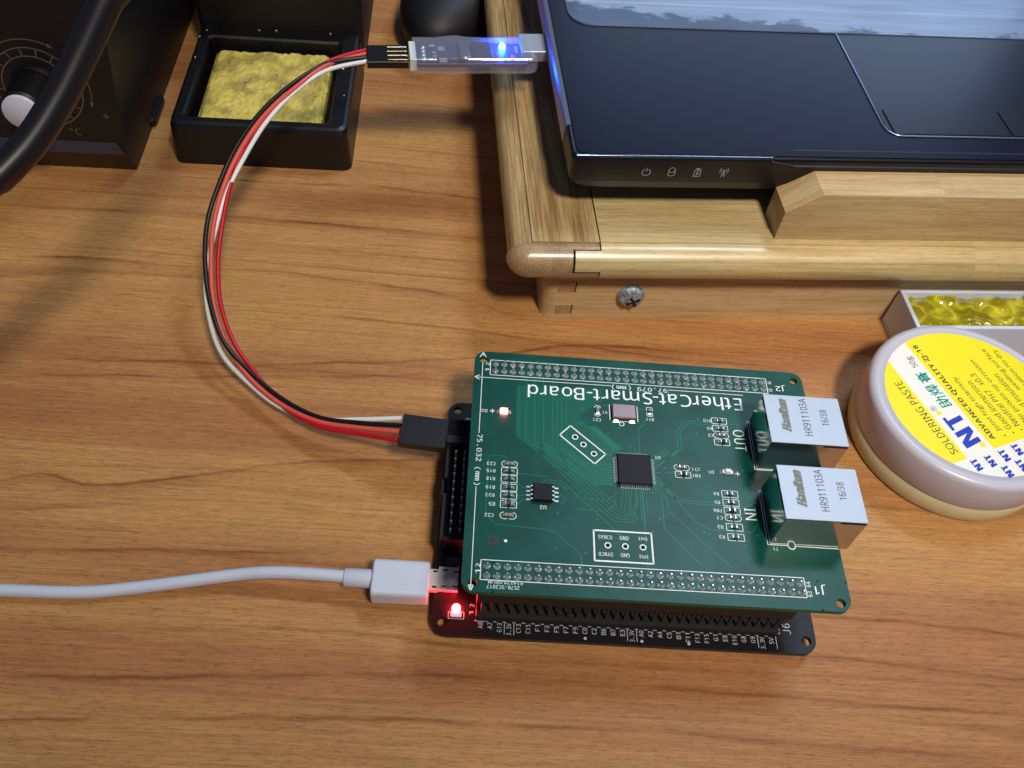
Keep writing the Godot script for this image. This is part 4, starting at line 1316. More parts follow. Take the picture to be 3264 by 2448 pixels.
func flux_box() -> void:
	var g := thing("small_white_box", "small open white box of yellow flux, between the jar and the bamboo stand", "box", Vector3(147.6, 0, -53.0), 5.0)
	var b := Mb.new()
	for e in [[Vector3(0, 0, 0), Vector3(48, 1.2, 18)], [Vector3(0, 1.2, 0), Vector3(1.5, 16, 18)], [Vector3(46.5, 1.2, 0), Vector3(48, 16, 18)], [Vector3(1.5, 1.2, 0), Vector3(46.5, 16, 1.4)], [Vector3(1.5, 1.2, 16.6), Vector3(46.5, 16, 18)]]:
		b.box(e[0], e[1], 0.25 if e[1].y > 2 else 0.0)
	part(g, "box_walls", b.mesh(), mat(Color(0.80, 0.84, 0.94), 0.4))
	var f := thing("yellow_flux", "glossy yellow lump of flux filling the small white box", "flux", Vector3(147.6, 1.3, -53.0), 5.0)
	b = Mb.new()
	var n := noise(15, 0.055, 2)
	var n2 := noise(16, 0.04, 2)
	var nx := 90
	var nz := 32
	var P := []
	for j in nz + 1:
		for i in nx + 1:
			var x := 1.55 + 44.9 * i / nx
			var z := 1.45 + 15.1 * j / nz
			var wv := n2.get_noise_2d(x * 1.5, z * 2.4)
			var h := 12.9 + 1.7 * n.get_noise_2d(x + wv * 8.0, z * 1.6 + wv * 6.0) - 1.3 * absf(n2.get_noise_2d(x * 2.4 + 50.0, z * 3.0))
			P.append(Vector3(x, h, z))
	b.grid(P, nx, nz)
	var fm := mat(Color.WHITE, 0.10)
	var im := Image.create(512, 192, false, Image.FORMAT_RGB8)
	for yy in 192:
		for xx in 512:
			var q := 1.0 - absf(n.get_noise_2d(xx * 0.11 + 30.0, yy * 0.14))
			q = clampf(pow(q, 5.0) * 0.8 + n2.get_noise_2d(xx * 0.12, yy * 0.12) * 0.5, 0.0, 1.0)
			im.set_pixel(xx, yy, Color(0.56, 0.53, 0.05).lerp(Color(0.90, 0.88, 0.26), q))
	fm.albedo_texture = tex(im)
	fm.clearcoat_enabled = true
	fm.clearcoat = 1.0
	fm.clearcoat_roughness = 0.05
	part(f, "flux_surface", b.mesh(), fm)
# ---------------------------------------------------------------- laptop
const LT := 5.8
func laptop() -> void:
	var g := thing("laptop", "dark blue laptop on the bamboo stand, its palm rest and touchpad in view", "laptop", Vector3(25.6, 38, -55.3), LT)
	var shell := mat(Color(0.035, 0.042, 0.075), 0.34)
	var W := 345.0
	var D := -235.0
	var b := Mb.new()
	var rings := []
	for e in [[2.0, 16.0, 15.0, 16.0], [3.6, 11.0, 10.5, 15.0], [6.4, 4.4, 4.2, 11.0], [9.4, 1.2, 1.1, 6.0], [12.0, 0.5, 0.4, 3.0], [20.8, 0.0, 0.0, 2.0], [21.6, 0.25, 0.3, 2.0], [21.95, 0.9, 0.9, 2.0]]:
		var ring := []
		for p in rounded(Vector2(e[1], D), Vector2(W, -e[2]), [2.0, 2.0, 2.0, e[3]], 6):
			ring.append(Vector3(p.x, e[0], p.y))
		rings.append(ring)
	b.loft(rings)
	part(g, "base_shell", b.mesh(), shell)
	# palm rest with its own fine satin skin
	var deck := mat(Color(0.035, 0.048, 0.135), 0.32)
	deck.metallic_specular = 0.34
	deck.normal_enabled = true
	deck.normal_texture = grain_normal(71, 0.35, 512, 1.0, 1.2)
	deck.normal_scale = 0.25
	triplanar(deck, 22.0, 22.0, 22.0)
	b = Mb.new()
	b.prism(rounded(Vector2(1.9, D + 2), Vector2(W, -1.3), [1, 1, 1, 2.5], 6), 21.9, 22.12)
	part(g, "palm_rest", b.mesh(), deck)
	b = Mb.new()
	b.along_side([Vector2(-0.35, 15.0), Vector2(-0.45, 20.6), Vector2(0.1, 21.75), Vector2(1.45, 22.15), Vector2(1.45, 21.7)], -15.5, -200.0)
	part(g, "silver_side_trim", b.mesh(), mat(Color(0.62, 0.66, 0.74), 0.38, 0.75))
	b = Mb.new()
	b.tube([Vector3(1.6, 21.6, -0.75), Vector3(64.0, 21.6, -0.75)], 0.55, 10)
	part(g, "front_edge_bead", b.mesh(), mat(Color(0.35, 0.38, 0.45), 0.14, 0.9))
	# scooped lip in the middle of the front edge
	b = Mb.new()
	b.loft([[Vector3(64, 21.0, 0.2), Vector3(72, 19.4, 0.5), Vector3(W - 60, 19.4, 0.5), Vector3(W - 52, 21.0, 0.2)], [Vector3(64, 22.1, -0.9), Vector3(72, 22.3, -4.4), Vector3(W - 60, 22.3, -4.4), Vector3(W - 52, 22.1, -0.9)]], false, false, false)
	part(g, "finger_lip", b.mesh(), mat(Color(0.14, 0.16, 0.23), 0.42))
	# touchpad
	var pad := Mb.new()
	pad.prism(rounded(Vector2(107.4, -73.7), Vector2(240, -12.4), [1, 1, 5, 5], 6), 22.13, 22.2, false)
	var tp := part(g, "touchpad", pad.mesh(), mat(Color(0.045, 0.05, 0.11), 0.32))
	b = Mb.new()
	b.ribbon([Vector3(107.3, 22.25, -74.0), Vector3(106.6, 22.25, -18.2), Vector3(107.4, 22.25, -15.0), Vector3(109.2, 22.25, -13.2), Vector3(111.8, 22.25, -12.5), Vector3(240, 22.25, -12.4)], 0.5)
	part(tp, "touchpad_trim", b.mesh(), mat(Color(0.60, 0.62, 0.68), 0.25, 0.9))
	for e in [[109.2, 150.4], [151.0, 192.0]]:
		b = Mb.new()
		b.box(Vector3(e[0], 22.15, -26.6), Vector3(e[1], 22.55, -13.3), 0.25)
		part(tp, "touchpad_button", b.mesh(), mat(Color(0.045, 0.05, 0.10), 0.34))
	# status symbols on the front face
	b = Mb.new()
	b.t = Transform3D(Basis(Vector3.RIGHT, Vector3(0, 0, 1), Vector3(0, -1, 0)), Vector3(0, 16.2, 0.05))
	var w := 0.26
	b.arc(Vector2(24.4, 0.1), 1.3, w, -PI * 0.5 + 0.5, PI * 1.5 - 0.5, 0.0, 20)
	b.line([Vector2(24.4, -1.6), Vector2(24.4, -0.3)], w, 0.0)
	b.arc(Vector2(32.6, -0.9), 0.95, w * 0.8, 0, TAU, 0.0, 16)
	b.line([Vector2(31.55, -0.8), Vector2(31.55, 1.0), Vector2(32.1, 1.4), Vector2(33.1, 1.4), Vector2(33.65, 1.0), Vector2(33.65, -0.8)], w, 0.0)
	b.frame(Vector2(39.9, -1.1), Vector2(41.9, 1.5), w, 0.0)
	b.line([Vector2(40.4, -1.55), Vector2(41.4, -1.55)], 0.4, 0.0)
	b.line([Vector2(41.2, -0.7), Vector2(40.6, 0.25), Vector2(41.2, 0.25), Vector2(40.6, 1.15)], 0.3, 0.0)
	b.line([Vector2(49.5, -0.9), Vector2(48.9, 1.5)], w, 0.0)
	b.line([Vector2(49.5, -0.9), Vector2(50.1, 1.5)], w, 0.0)
	b.line([Vector2(49.1, 0.7), Vector2(49.9, 0.7)], w, 0.0)
	b.disc(Vector2(49.5, -1.0), 0.35, 0.0, 10)
	for s in [0.0, PI]:
		b.arc(Vector2(49.5, -0.9), 0.9, w * 0.7, s - 0.8, s + 0.8, 0.0, 8)
		b.arc(Vector2(49.5, -0.9), 1.4, w * 0.7, s - 0.8, s + 0.8, 0.0, 8)
	part(g, "status_symbols", b.mesh(), mat(Color(0.62, 0.63, 0.66), 0.5))
	b = Mb.new()
	b.t = Transform3D(Basis(Vector3.RIGHT, Vector3(0, 0, 1), Vector3(0, -1, 0)), Vector3(0, 16.2, 0.03))
	b.frame(Vector2(19.5, -2.2), Vector2(53.4, 2.4), 0.1, 0.0)
	part(g, "symbol_window", b.mesh(), mat(Color(0.17, 0.18, 0.22), 0.3))

func keyboard_film() -> void:
	var g := Mb.new()
	var poly := rounded(Vector2(8.0, -190), Vector2(335, -72.6), [4, 4, 4, 9], 8)
	# gently rippled sheet
	var n := noise(44, 0.03, 2)
	var nx := 110
	var nz := 40
	var P := []
	for j in nz + 1:
		for i in nx + 1:
			var x := 8.0 + 327.0 * i / nx
			var z := -190.0 + 117.4 * j / nz
			if x < 17.0 and z > -81.6:
				var q := Vector2(x, z) - Vector2(17.0, -81.6)
				var m := maxf(absf(q.x), absf(q.y))
				if m > 0.01:
					q = q * (m / q.length()) if q.length() > 0.01 else q
				x = 17.0 + q.x
				z = -81.6 + q.y
			P.append(Vector3(x, 0.35 + 0.18 * n.get_noise_2d(x, z * 2.0), z))
	g.grid(P, nx, nz)
	g.wall(poly, 0.0, 0.35)
	var film := mat(Color.WHITE, 0.24)
	var im := Image.create(1024, 384, false, Image.FORMAT_RGB8)
	var a := noise(81, 0.013, 4)
	var f := noise(82, 0.05, 3)
	for yy in 384:
		for xx in 1024:
			var z := -190.0 + 117.4 * yy / 384.0
			var x := 8.0 + 327.0 * xx / 1024.0
			# where the film clings to the palm rest it looks dark, elsewhere milky
			var edge := -72.6 - z
			var lift := 8.5 + 9.0 * a.get_noise_2d(x * 2.2, z * 1.2) + 5.0 * f.get_noise_2d(x * 2.0, z * 4.0) - smoothstep(55.0, 125.0, x) * 10.5 + smoothstep(26.0, 0.0, x) * 6.0
			var k := smoothstep(-2.2, 2.4, edge - lift)
			var v := 1.0 + 0.10 * f.get_noise_2d(x * 0.5, z * 6.0) + 0.08 * a.get_noise_2d(x, z * 5.0)
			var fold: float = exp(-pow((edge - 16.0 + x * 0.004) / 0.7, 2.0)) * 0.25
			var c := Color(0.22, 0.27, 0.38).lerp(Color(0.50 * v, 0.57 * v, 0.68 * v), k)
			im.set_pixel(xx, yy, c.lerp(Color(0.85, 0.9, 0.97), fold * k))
	film.albedo_texture = tex(im)
	var o := part(self, "keyboard_film", g.mesh(), film, Vector3(25.6, 60.14, -55.3), LT)
	tag(o, "milky plastic film over the laptop's keyboard, dark where it clings", "film")

# ---------------------------------------------------------------- bamboo stand
const ST := 5.3
func bull(r: float, x_c: float, y_c: float, a0: float, a1: float, seg := 10) -> Array:
	var out := []
	for j in seg + 1:
		var a := deg_to_rad(a0 + (a1 - a0) * j / seg)
		out.append(Vector2(x_c + cos(a) * r, y_c + sin(a) * r))
	return out

func stand() -> void:
	var g := thing("bamboo_stand", "bamboo laptop stand with rounded edges, a finger-jointed frame and a screw in front", "laptop stand", Vector3(22, 0, -42), ST)
	var b := Mb.new()
	b.prism(rounded(Vector2(0, -14), Vector2(330, 0), [0, 0, 0, 4.0], 8), 0.0, 23.4)
	var leg := part(g, "front_frame", b.mesh(), M.bamboo_block)
	for e in [[4.7, 13.0, 10.6, 18.0], [5.0, 2.2, 10.5, 6.9]]:
		b = Mb.new()
		b.box(Vector3(e[0], e[1], -3), Vector3(e[2], e[3], 0.12), 0.1)
		part(leg, "joint_finger", b.mesh(), M.endgrain)
		b = Mb.new()
		b.box(Vector3(e[2] - 0.05, e[1] + 0.1, -3), Vector3(e[2] + 0.35, e[3] - 0.1, 0.06))
		part(leg, "joint_gap", b.mesh(), M.hole)
	b = Mb.new()
	b.box(Vector3(0.2, 0, -180), Vector3(14, 23.4, -14.05), 0.3)
	part(g, "side_frame", b.mesh(), M.bamboo_block)
	# screw
	b = Mb.new()
	b.t = Transform3D(Basis(Vector3.RIGHT, PI * 0.5), Vector3(30.4, 11.6, 0.0))
	b.lathe([Vector2(4.9, 0.0), Vector2(4.9, 0.5), Vector2(4.3, 1.5), Vector2(3.0, 2.3), Vector2(1.2, 2.7), Vector2(0, 2.75)], 32)
	var zinc := mat(Color(0.74, 0.78, 0.84), 0.5, 0.45)
	zinc.albedo_texture = tex(speckle_image(23, Color(1, 1, 1), Color(0.55, 0.58, 0.62), 0.035))
	triplanar(zinc, 60, 60, 60)
	var sc := part(g, "screw", b.mesh(), zinc)
	b = Mb.new()
	b.t = Transform3D(Basis(Vector3(0, 0, 1), 0.5) * Basis(Vector3.RIGHT, PI * 0.5), Vector3(31.0, 10.8, 0.0))
	b.box(Vector3(-2.6, 2.3, -0.55), Vector3(2.6, 2.82, 0.55), 0.2)
	b.box(Vector3(-0.55, 2.3, -2.4), Vector3(0.55, 2.83, 2.4), 0.2)
	part(sc, "cross_recess", b.mesh(), M.hole)
	# left end board, its grain running away from the viewer
	var prof := [Vector2(15.5, 23.5), Vector2(15.5, 36.5), Vector2(-6.1, 36.5), Vector2(-6.35, 35.6), Vector2(-6.9, 35.6), Vector2(-7.1, 36.0)]
	prof.append_array(bull(6.25, -7.2, 29.75, 92, 268, 14))
	b = Mb.new()
	b.along_x(prof, 0.0, 190.0, true)
	part(g, "end_board", b.mesh(), M.bamboo_brown, Vector3.ZERO, 90.0)
	# its rounded end grain in front
	b = Mb.new()
	var front := [Vector2(-0.4, 23.5)]
	front.append_array(bull(6.25, 0.75, 29.75, -90, 88, 14))
	front.append(Vector2(0.2, 35.7))
	front.append(Vector2(-0.4, 35.7))
	b.along_x(front, -7.1, 15.5, true)
	var q := []
	for j in 15:
		var a := deg_to_rad(-88.0 + 176.0 * j / 14.0)
		q.append(Vector2(cos(a) * 6.95, 29.75 + sin(a) * 6.22))
	b.lathe(q, 14, Vector3(-7.1, 0, 0.1), PI * 0.5, PI)
	var cap := part(g, "end_grain", b.mesh(), M.endgrain)
	b = Mb.new()
	b.along_x(bull(6.45, 0.75, 29.75, 0, 70, 8) + [Vector2(0.75, 33), Vector2(0.75, 29.75)], 6.8, 15.75, true)
	part(cap, "joint_gap", b.mesh(), M.hole)
	b = Mb.new()
	b.along_x(bull(6.75, 0.75, 29.75, 5, 66, 8) + [Vector2(0.75, 33), Vector2(0.75, 30.5)], 7.4, 15.9, true)
	part(cap, "tenon", b.mesh(), M.bamboo)
	# front rail
	front = [Vector2(-60.0, 23.5)]
	front.append_array(bull(6.3, 0.8, 29.8, -90, 88, 16))
	front.append(Vector2(0.1, 36.0))
	front.append(Vector2(-0.1, 36.5))
	front.append(Vector2(-60.0, 36.5))
	b = Mb.new()
	b.along_x(front, 15.9, 330.0, true)
	part(g, "front_rail", b.mesh(), M.bamboo)
	b = Mb.new()
	b.box(Vector3(15.9, 23.5, -190), Vector3(330, 36.45, -60.15), 0.2)
	part(g, "top_board", b.mesh(), M.bamboo)
	b = Mb.new()
	b.box(Vector3(15.45, 23.6, -190), Vector3(15.95, 35.9, 0.8))
	part(g, "board_gap", b.mesh(), M.hole)
	# stop block that keeps the laptop from sliding
	b = Mb.new()
	b.t = Transform3D(Basis(Vector3.RIGHT, Vector3(0, 0, 1), Vector3(0, -1, 0)), Vector3.ZERO)
	b.prism(PackedVector2Array([Vector2(74, -36.5), Vector2(74, -47.9), Vector2(84.2, -55.3), Vector2(330, -55.3), Vector2(330, -36.5)]), -14.4, -2.3)
	part(g, "stop_block", b.mesh(), M.bamboo_block)

# ---------------------------------------------------------------- soldering station, iron stand, sponge
func station() -> void:
	var g := thing("soldering_station", "black soldering station with a white-capped temperature knob at the left", "soldering station", Vector3(-180, 0, -150), 2.6)
	var b := Mb.new()
	var inv := Transform3D(Basis(Vector3.UP, deg_to_rad(-2.6)), Vector3.ZERO)
	# side view outline (z, y) drawn along x
	var off := Vector2(150, 0)
	var prof := [Vector2(49.0, 0), Vector2(56.0, 12.8), Vector2(54.8, 17.0), Vector2(45.6, 100), Vector2(-90, 100), Vector2(-90, 0)]
	var face := func(x: float, flare: float) -> Array:
		var ring := []
		for p in prof:
			ring.append(Vector3(x + flare * p.y, p.y, p.x))
		return ring
	b.loft([face.call(-90.0, 0.0), face.call(44.4, 0.075)])
	var case_mat := mat(Color(0.052, 0.05, 0.065), 0.45)
	case_mat.normal_enabled = true
	case_mat.normal_texture = grain_normal(72, 0.2, 512, 1.0, 1.5)
	case_mat.normal_scale = 0.3
	triplanar(case_mat, 14.0, 14.0, 14.0)
	part(g, "case", b.mesh(), case_mat)
	b = Mb.new()
	b.loft([[Vector3(-90, 12.6, 56.25), Vector3(45.2, 12.6, 56.25)], [Vector3(-90, 17.1, 55.0), Vector3(42.6, 17.1, 55.0)]], false, false, false)
	part(g, "front_bevel", b.mesh(), mat(Color(0.20, 0.20, 0.25), 0.4))
	b = Mb.new()
	b.box(Vector3(40, 0, 6), Vector3(46.4, 5, 24), 1.5)
	part(g, "foot", b.mesh(), case_mat)
	# dial printed on the sloping front; its own frame lies in that face
	var tilt := deg_to_rad(6.3)
	var n := Vector3(0, sin(tilt), cos(tilt))
	var up := Vector3(0, cos(tilt), -sin(tilt))
	var c := inv * Vector3(-156.4 + 180.0, 37.0, -98.4 + 150.0)
	c.z = 54.8 - (c.y - 17.0) * 9.2 / 83.0 + 0.08
	b = Mb.new()
	b.t = Transform3D(Basis(Vector3.RIGHT, n, -up), c)
	b.arc(Vector2.ZERO, 14.5, 0.42, deg_to_rad(-215), deg_to_rad(82), 0, 60)
	b.arc(Vector2.ZERO, 11.5, 0.42, deg_to_rad(-215), deg_to_rad(60), 0, 60)
	for k in 13:
		var a := deg_to_rad(-206.0 + k * 21.5)
		b.line([Vector2(cos(a), sin(a)) * 11.5, Vector2(cos(a), sin(a)) * 14.5], 0.42, 0)
	b.arc(Vector2.ZERO, 17.4, 0.36, deg_to_rad(-118), deg_to_rad(-66), 0, 16)
	b.arc(Vector2.ZERO, 17.4, 0.36, deg_to_rad(-18), deg_to_rad(14), 0, 12)
	for e in [deg_to_rad(-62.0), deg_to_rad(18.0)]:
		var p := Vector2(cos(e), sin(e)) * 17.4
		var d := Vector2(-sin(e), cos(e))
		var s := Vector2(cos(e), sin(e))
		b.sheet(PackedVector2Array([p + d * 1.2, p - d * 0.9 + s * 0.7, p - d * 0.9 - s * 0.7]), 0)
	b.line([Vector2(19.4, 9.6), Vector2(21.4, 9.6)], 0.4, 0)
	b.line([Vector2(20.4, 8.6), Vector2(20.4, 10.6)], 0.4, 0)
	b.text("°C", Vector3(6.0, 0, 17.6), Vector3.RIGHT, Vector3(0, 0, -1), 4.2, 2.6, sans)
	part(g, "dial_print", b.mesh(), mat(Color(0.36, 0.32, 0.27), 0.6))
	# knob
	b = Mb.new()
	b.t = Transform3D(Basis(Vector3.RIGHT, n, -up), c)
	b.lathe([Vector2(0, 0.1), Vector2(8.6, 0.1), Vector2(8.6, 1.2), Vector2(8.0, 2.2)], 48)
	b.lathe([Vector2(6.3, 15.4), Vector2(6.0, 15.9), Vector2(0, 15.9)], 48)
	for k in 36:
		var a := TAU * k / 36.0
		var a2 := TAU * (k + 0.5) / 36.0
		var a3 := TAU * (k + 1) / 36.0
		for e in [[a, 1.0, a2, 0.94], [a2, 0.94, a3, 1.0]]:
			var d0 := Vector3(cos(e[0]), 0, sin(e[0]))
			var d1 := Vector3(cos(e[2]), 0, sin(e[2]))
			var nn: Vector3 = (d0 + d1 + (d0 - d1) * (0.8 if e[1] < e[3] else -0.8)).normalized()
			b.quad(d0 * 8.0 * e[1] + Vector3.UP * 2.0, d1 * 8.0 * e[3] + Vector3.UP * 2.0, d1 * 6.6 * e[3] + Vector3.UP * 15.2, d0 * 6.6 * e[1] + Vector3.UP * 15.2, nn)
	b.lathe([Vector2(6.8, 15.0), Vector2(6.3, 15.4)], 48)
	var kn := part(g, "knob", b.mesh(), M.black)
	b = Mb.new()
	b.t = Transform3D(Basis(Vector3.RIGHT, n, -up), c)
	b.lathe([Vector2(6.05, 15.6), Vector2(6.05, 16.7), Vector2(5.8, 17.0), Vector2(0, 17.1)], 48)
	part(kn, "knob_cap", b.mesh(), M.white_plastic)

func iron_stand() -> void:
	var g := thing("iron_stand", "black plastic soldering iron stand with a square tray holding a sponge", "iron stand", Vector3(-88, 0, -140), 2.7)
	var b := Mb.new()
	var rings := []
	var add := func(lo: Vector2, hi: Vector2, r: float, y: float):
		var ring := []
		for p in rounded(lo, hi, [r, r, r, r], 6):
			ring.append(Vector3(p.x, y, p.y))
		rings.append(ring)
	add.call(Vector2(-34.0, -40), Vector2(33.8, 29.6), 3.5, 0.0)
	add.call(Vector2(-33.3, -40), Vector2(33.0, 28.6), 3.5, 15.6)
	add.call(Vector2(-32.7, -39.4), Vector2(32.4, 27.9), 3.5, 17.3)
	add.call(Vector2(-31.6, -38.4), Vector2(31.4, 26.8), 3.5, 17.9)
	add.call(Vector2(-29.0, -31.0), Vector2(26.4, 24.2), 2.0, 17.9)
	add.call(Vector2(-28.2, -30.2), Vector2(25.6, 23.4), 2.0, 17.2)
	add.call(Vector2(-28.0, -30.0), Vector2(25.4, 23.2), 2.0, 6.0)
	b.loft(rings, true, true, true)
	part(g, "tray", b.mesh(), M.black)
	b = Mb.new()
	b.box(Vector3(-34, 0, -110), Vector3(34, 46, -37.6), 2.2)
	part(g, "holder_block", b.mesh(), M.black_soft)
	# crumbs of solder left on the rim
	var rng := RandomNumberGenerator.new()
	rng.seed = 12
	for e in [Vector3(-9, 18.0, -36.0), Vector3(20.5, 18.0, -36.6), Vector3(-2, 17.9, -36.6), Vector3(-31, 18.0, -14), Vector3(-30, 17.9, -34), Vector3(30, 17.9, 6), Vector3(28, 17.9, -12), Vector3(-32, 17.9, -29)]:
		b = Mb.new()
		b.t = Transform3D(Basis(Vector3(0.3, 1, 0.2).normalized(), rng.randf() * TAU), Vector3.ZERO)
		b.box(Vector3(-0.45, -0.1, -0.22), Vector3(0.45, 0.35, 0.22), 0.12)
		part(g, "solder_crumb", b.mesh(), M.tin, e)

func sponge() -> void:
	var b := Mb.new()
	var n := noise(35, 0.42, 2)
	var cell := noise(36, 0.30, 1, FastNoiseLite.TYPE_CELLULAR)
	cell.cellular_return_type = FastNoiseLite.RETURN_DISTANCE
	var big := noise(37, 0.06, 2)
	var N := 96
	var P := []
	for j in N + 1:
		for i in N + 1:
			var u := float(i) / N * 2.0 - 1.0
			var v := float(j) / N * 2.0 - 1.0
			var m := maxf(absf(u), absf(v))
			var x := u * 23.6
			var z := v * 23.8
			var h := 0.9 * n.get_noise_2d(x, z) - 1.1 * clampf(cell.get_noise_2d(x, z) + 0.75, 0.0, 1.0) + 1.3 * big.get_noise_2d(x, z)
			var drop := smoothstep(0.93, 1.0, m)
			var wob := 1.0 + 0.016 * n.get_noise_2d(x * 1.5 + 90.0, z * 1.5)
			P.append(Vector3(x * wob, 8.2 + h * 0.62 - drop * 2.2, z * wob))
	b.grid(P, N, N)
	for k in 4:
		var r := Basis(Vector3.UP, PI * 0.5 * k)
		b.quad(r * Vector3(-23, 0, 23.2), r * Vector3(23, 0, 23.2), r * Vector3(23, 6.4, 23.6), r * Vector3(-23, 6.4, 23.6), r * Vector3(0, 0, 1))
	var m := mat(Color.WHITE, 0.75)
	var im := Image.create(384, 384, false, Image.FORMAT_RGB8)
	for yy in 384:
		for xx in 384:
			var x := (xx / 192.0 - 1.0) * 23.6
			var z := (yy / 192.0 - 1.0) * 23.8
			var c := Color(0.72, 0.65, 0.27).lerp(Color(0.82, 0.75, 0.37), clampf(0.5 - cell.get_noise_2d(x, z) * 0.9, 0.0, 1.0))
			c = c.lerp(Color(0.55, 0.49, 0.24), clampf(0.15 + 1.1 * big.get_noise_2d(x * 1.3 + 20.0, z * 1.3) , 0.0, 0.6))
			for s in [Vector3(2.5, -5.0, 4.0), Vector3(6.0, -2.5, 3.6), Vector3(-8.5, -3.0, 3.0), Vector3(5.0, 2.0, 2.5), Vector3(9.0, 0.5, 5.5)]:
				c = c.lerp(Color(0.42, 0.37, 0.24), 0.45 * clampf(1.0 - Vector2(x - s.x, z - s.y).length() / s.z, 0.0, 1.0))
			im.set_pixel(xx, yy, c)
	m.albedo_texture = tex(im)
	var o := thing("sponge", "damp yellow cleaning sponge in the black tray, speckled with solder", "sponge", Vector3(-89.9, 6.1, -143.4), 2.9)
	part(o, "sponge_body", b.mesh(), m)
	var rng := RandomNumberGenerator.new()
	rng.seed = 4
	for e in [Vector3(6.3, 8.6, 1.2), Vector3(-8.3, 8.6, -1.4), Vector3(3.2, 8.6, -7.2)]:
		b = Mb.new()
		b.lathe([Vector2(0, 0.5), Vector2(0.35, 0.3), Vector2(0.5, 0.0), Vector2(0.3, -0.3)], 10)
		part(o, "solder_bead", b.mesh(), M.solder, e)

func black_item() -> void:
	var b := Mb.new()
	var rings := []
	for e in [[0.0, 0.72], [3.0, 0.86], [9.0, 0.97], [15.0, 1.0], [21.0, 0.93], [26.0, 0.74], [28.5, 0.45], [29.3, 0.1]]:
		var ring := []
		for j in 40:
			var a := TAU * j / 40.0
			var r := 1.0 + 0.04 * cos(a * 3.0 + 0.6)
			ring.append(Vector3(cos(a) * 23.0 * e[1] * r, e[0], sin(a) * 36.0 * e[1] * r - 4.0 * (1.0 - e[1])))
		rings.append(ring)
	b.smooth_loft(rings)
	var o := part(self, "black_rounded_case", b.mesh(), M.black_soft, Vector3(-21, 0, -219), -8.0)
	tag(o, "rounded black object half out of view behind the usb dongle, beside the bamboo stand", "case")

# ---------------------------------------------------------------- the desk and the light on it
func desk() -> void:
	var im := wood_image()
	for l in [
		[0.95, 9.0, [Vector2(-175, -77), Vector2(-146, -80), Vector2(-100, -81), Vector2(-39, -81), Vector2(8, -79)]],
		[0.55, 5.0, [Vector2(-92, -80), Vector2(-61, -81), Vector2(-38, -80), Vector2(-16, -77)]],
		[0.95, 12.0, [Vector2(-166, -53), Vector2(-132, -55), Vector2(-107, -54), Vector2(-73, -55), Vector2(-55, -54), Vector2(-34, -52), Vector2(-14, -50), Vector2(20, -41)]],
		[1.0, 4.0, [Vector2(-150, -9), Vector2(-92, -12), Vector2(-71, -13), Vector2(-45, -16), Vector2(-12, -20), Vector2(40, -31), Vector2(90, -30)]],
		[0.8, 5.0, [Vector2(-147, -3), Vector2(-91, -6), Vector2(-59, -9), Vector2(-37, -11), Vector2(-11, -14)]],
		[1.0, 16.0, [Vector2(-164, 36), Vector2(-134, 35), Vector2(-123, 32), Vector2(-107, 35), Vector2(-83, 30), Vector2(-50, 23), Vector2(0, 19), Vector2(60, 18)]],
		[0.8, 5.0, [Vector2(-150, 57), Vector2(-127, 56), Vector2(-77, 54), Vector2(-33, 52)]],
		[0.75, 4.0, [Vector2(-140, 79), Vector2(-104, 78), Vector2(-29, 75), Vector2(40, 80)]],
		[0.7, 4.0, [Vector2(95, 54), Vector2(113, 55), Vector2(140, 55), Vector2(184, 57)]],
		[0.75, 4.0, [Vector2(85, 62), Vector2(105, 63), Vector2(137, 64), Vector2(181, 67)]],
		[0.7, 5.0, [Vector2(70, 74), Vector2(99, 75), Vector2(177, 79)]],
		[0.8, 5.0, [Vector2(-130, -101), Vector2(-78, -102), Vector2(-42, -104), Vector2(15, -101)]],
		[0.8, 4.0, [Vector2(-150, 93), Vector2(-76, 89), Vector2(13, 85), Vector2(154, 88)]],
		[0.8, 5.0, [Vector2(-150, 103), Vector2(-42, 98), Vector2(45, 97), Vector2(170, 100)]],
		[0.7, 5.0, [Vector2(-60, -37), Vector2(10, -33), Vector2(60, -28), Vector2(120, -27), Vector2(180, -26)]],
		[0.6, 4.0, [Vector2(98, 10), Vector2(130, 12), Vector2(200, 15)]]]:
		wood_line(im, l[2], l[0], l[1])
	var m := mat(Color.WHITE, 0.48)
	m.metallic_specular = 0.32
	m.albedo_texture = tex(im)
	triplanar(m, 1.0 / 0.62, 1.0 / 0.62, 1.0 / 0.424)
	m.uv1_offset = Vector3(300.0 / 620.0, 0, 300.0 / 424.0)
	m.detail_enabled = true
	m.detail_blend_mode = BaseMaterial3D.BLEND_MODE_MUL
	m.detail_uv_layer = BaseMaterial3D.DETAIL_UV_2
	m.detail_albedo = tex(fibre_image())
	m.uv2_triplanar = true
	m.uv2_scale = Vector3(1.0 / 0.21, 1.0 / 0.21, 1.0 / 0.17)
	m.uv2_triplanar_sharpness = 8.0
	var b := Mb.new()
	b.box(Vector3(-520, -25, -560), Vector3(560, 0, 330), 0.0)
	var o := part(self, "desk_surface", b.mesh(), m)
	o.set_meta("kind", "structure")
	o.set_meta("label", "brown wood-grained desk top that everything stands on")

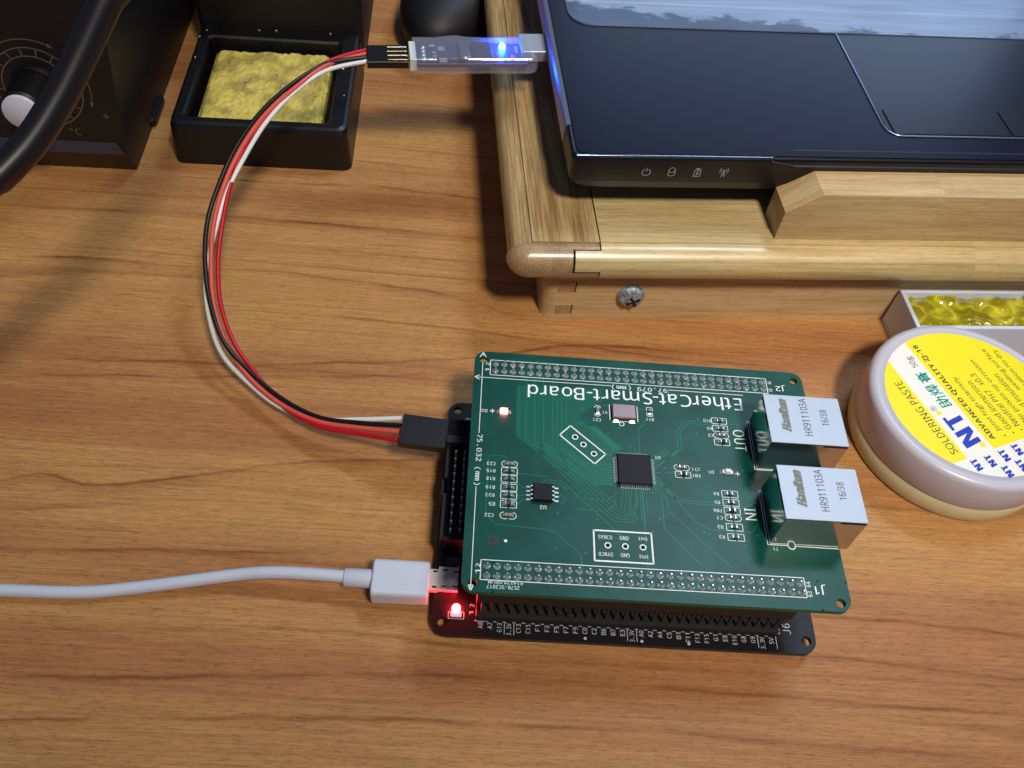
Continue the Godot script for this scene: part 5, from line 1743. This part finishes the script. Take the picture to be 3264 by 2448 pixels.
func _ready() -> void:
	var cam := Camera3D.new()
	cam.name = "camera"
	cam.fov = 47.218
	cam.near = 0.02
	cam.far = 20.0
	cam.transform = Transform3D(Basis(Vector3(0.996437, 0.081282, -0.022525), Vector3(-0.067192, 0.603530, -0.794504), Vector3(-0.050984, 0.793187, 0.606841)), Vector3(-1.760, 229.520, 163.662) * MM)
	add_child(cam)
	cam.current = true
	var env := Environment.new()
	env.background_mode = Environment.BG_COLOR
	env.background_color = Color(0.27, 0.29, 0.37)
	env.background_energy_multiplier = 1.0
	env.tonemap_mode = Environment.TONE_MAPPER_LINEAR
	env.tonemap_exposure = 1.0
	env.sdfgi_enabled = true
	env.ssao_enabled = true
	env.ssil_enabled = true
	var we := WorldEnvironment.new()
	we.name = "environment"
	we.environment = env
	add_child(we)
	# warm two-headed lamp above the viewer's right shoulder, its shades keeping it off the near left
	for e in [[Vector3(-0.06, 0.0, -0.19), 19.5, 0.95], [Vector3(0.21, 0.0, 0.05), 13.0, 0.60]]:
		var a := SpotLight3D.new()
		a.name = "warm_lamp"
		a.light_color = Color(1.0, 0.95, 0.87)
		a.light_energy = e[2]
		a.light_size = 0.075
		a.spot_range = 4.0
		a.spot_attenuation = 2.0
		a.spot_angle = e[1]
		a.spot_angle_attenuation = 1.0
		a.shadow_enabled = true
		add_child(a, true)
		a.look_at_from_position(Vector3(0.245, 0.98, 0.47), e[0])
	# cool ceiling tube behind and to the right
	var t := AreaLight3D.new()
	t.name = "ceiling_tube"
	t.light_color = Color(0.83, 0.92, 1.0)
	t.light_energy = 1.45
	t.area_size = Vector2(0.55, 0.22)
	t.area_range = 6.0
	t.shadow_enabled = true
	add_child(t)
	t.look_at_from_position(Vector3(0.66, 1.74, -0.80), Vector3(0.05, 0.0, 0.0))
	# the laptop's screen, standing behind its keyboard out of view
	var s := AreaLight3D.new()
	s.name = "laptop_screen"
	s.light_color = Color(0.72, 0.84, 1.0)
	s.light_energy = 0.024
	s.area_size = Vector2(0.27, 0.15)
	s.area_range = 3.0
	s.shadow_enabled = true
	add_child(s)
	s.look_at_from_position(Vector3(0.175, 0.155, -0.345), Vector3(0.15, 0.11, -0.1))
	looks()
	M.nickel_side = mat(Color(0.80, 0.80, 0.80), 0.15, 1.0)
	desk()
	stand()
	station()
	iron_stand()
	laptop()
	black_board()
	green_board()
	sponge()
	keyboard_film()
	usb_stick()
	jumper_cable()
	usb_cable()
	iron_cable()
	flux_box()
	paste_jar()
	black_item()
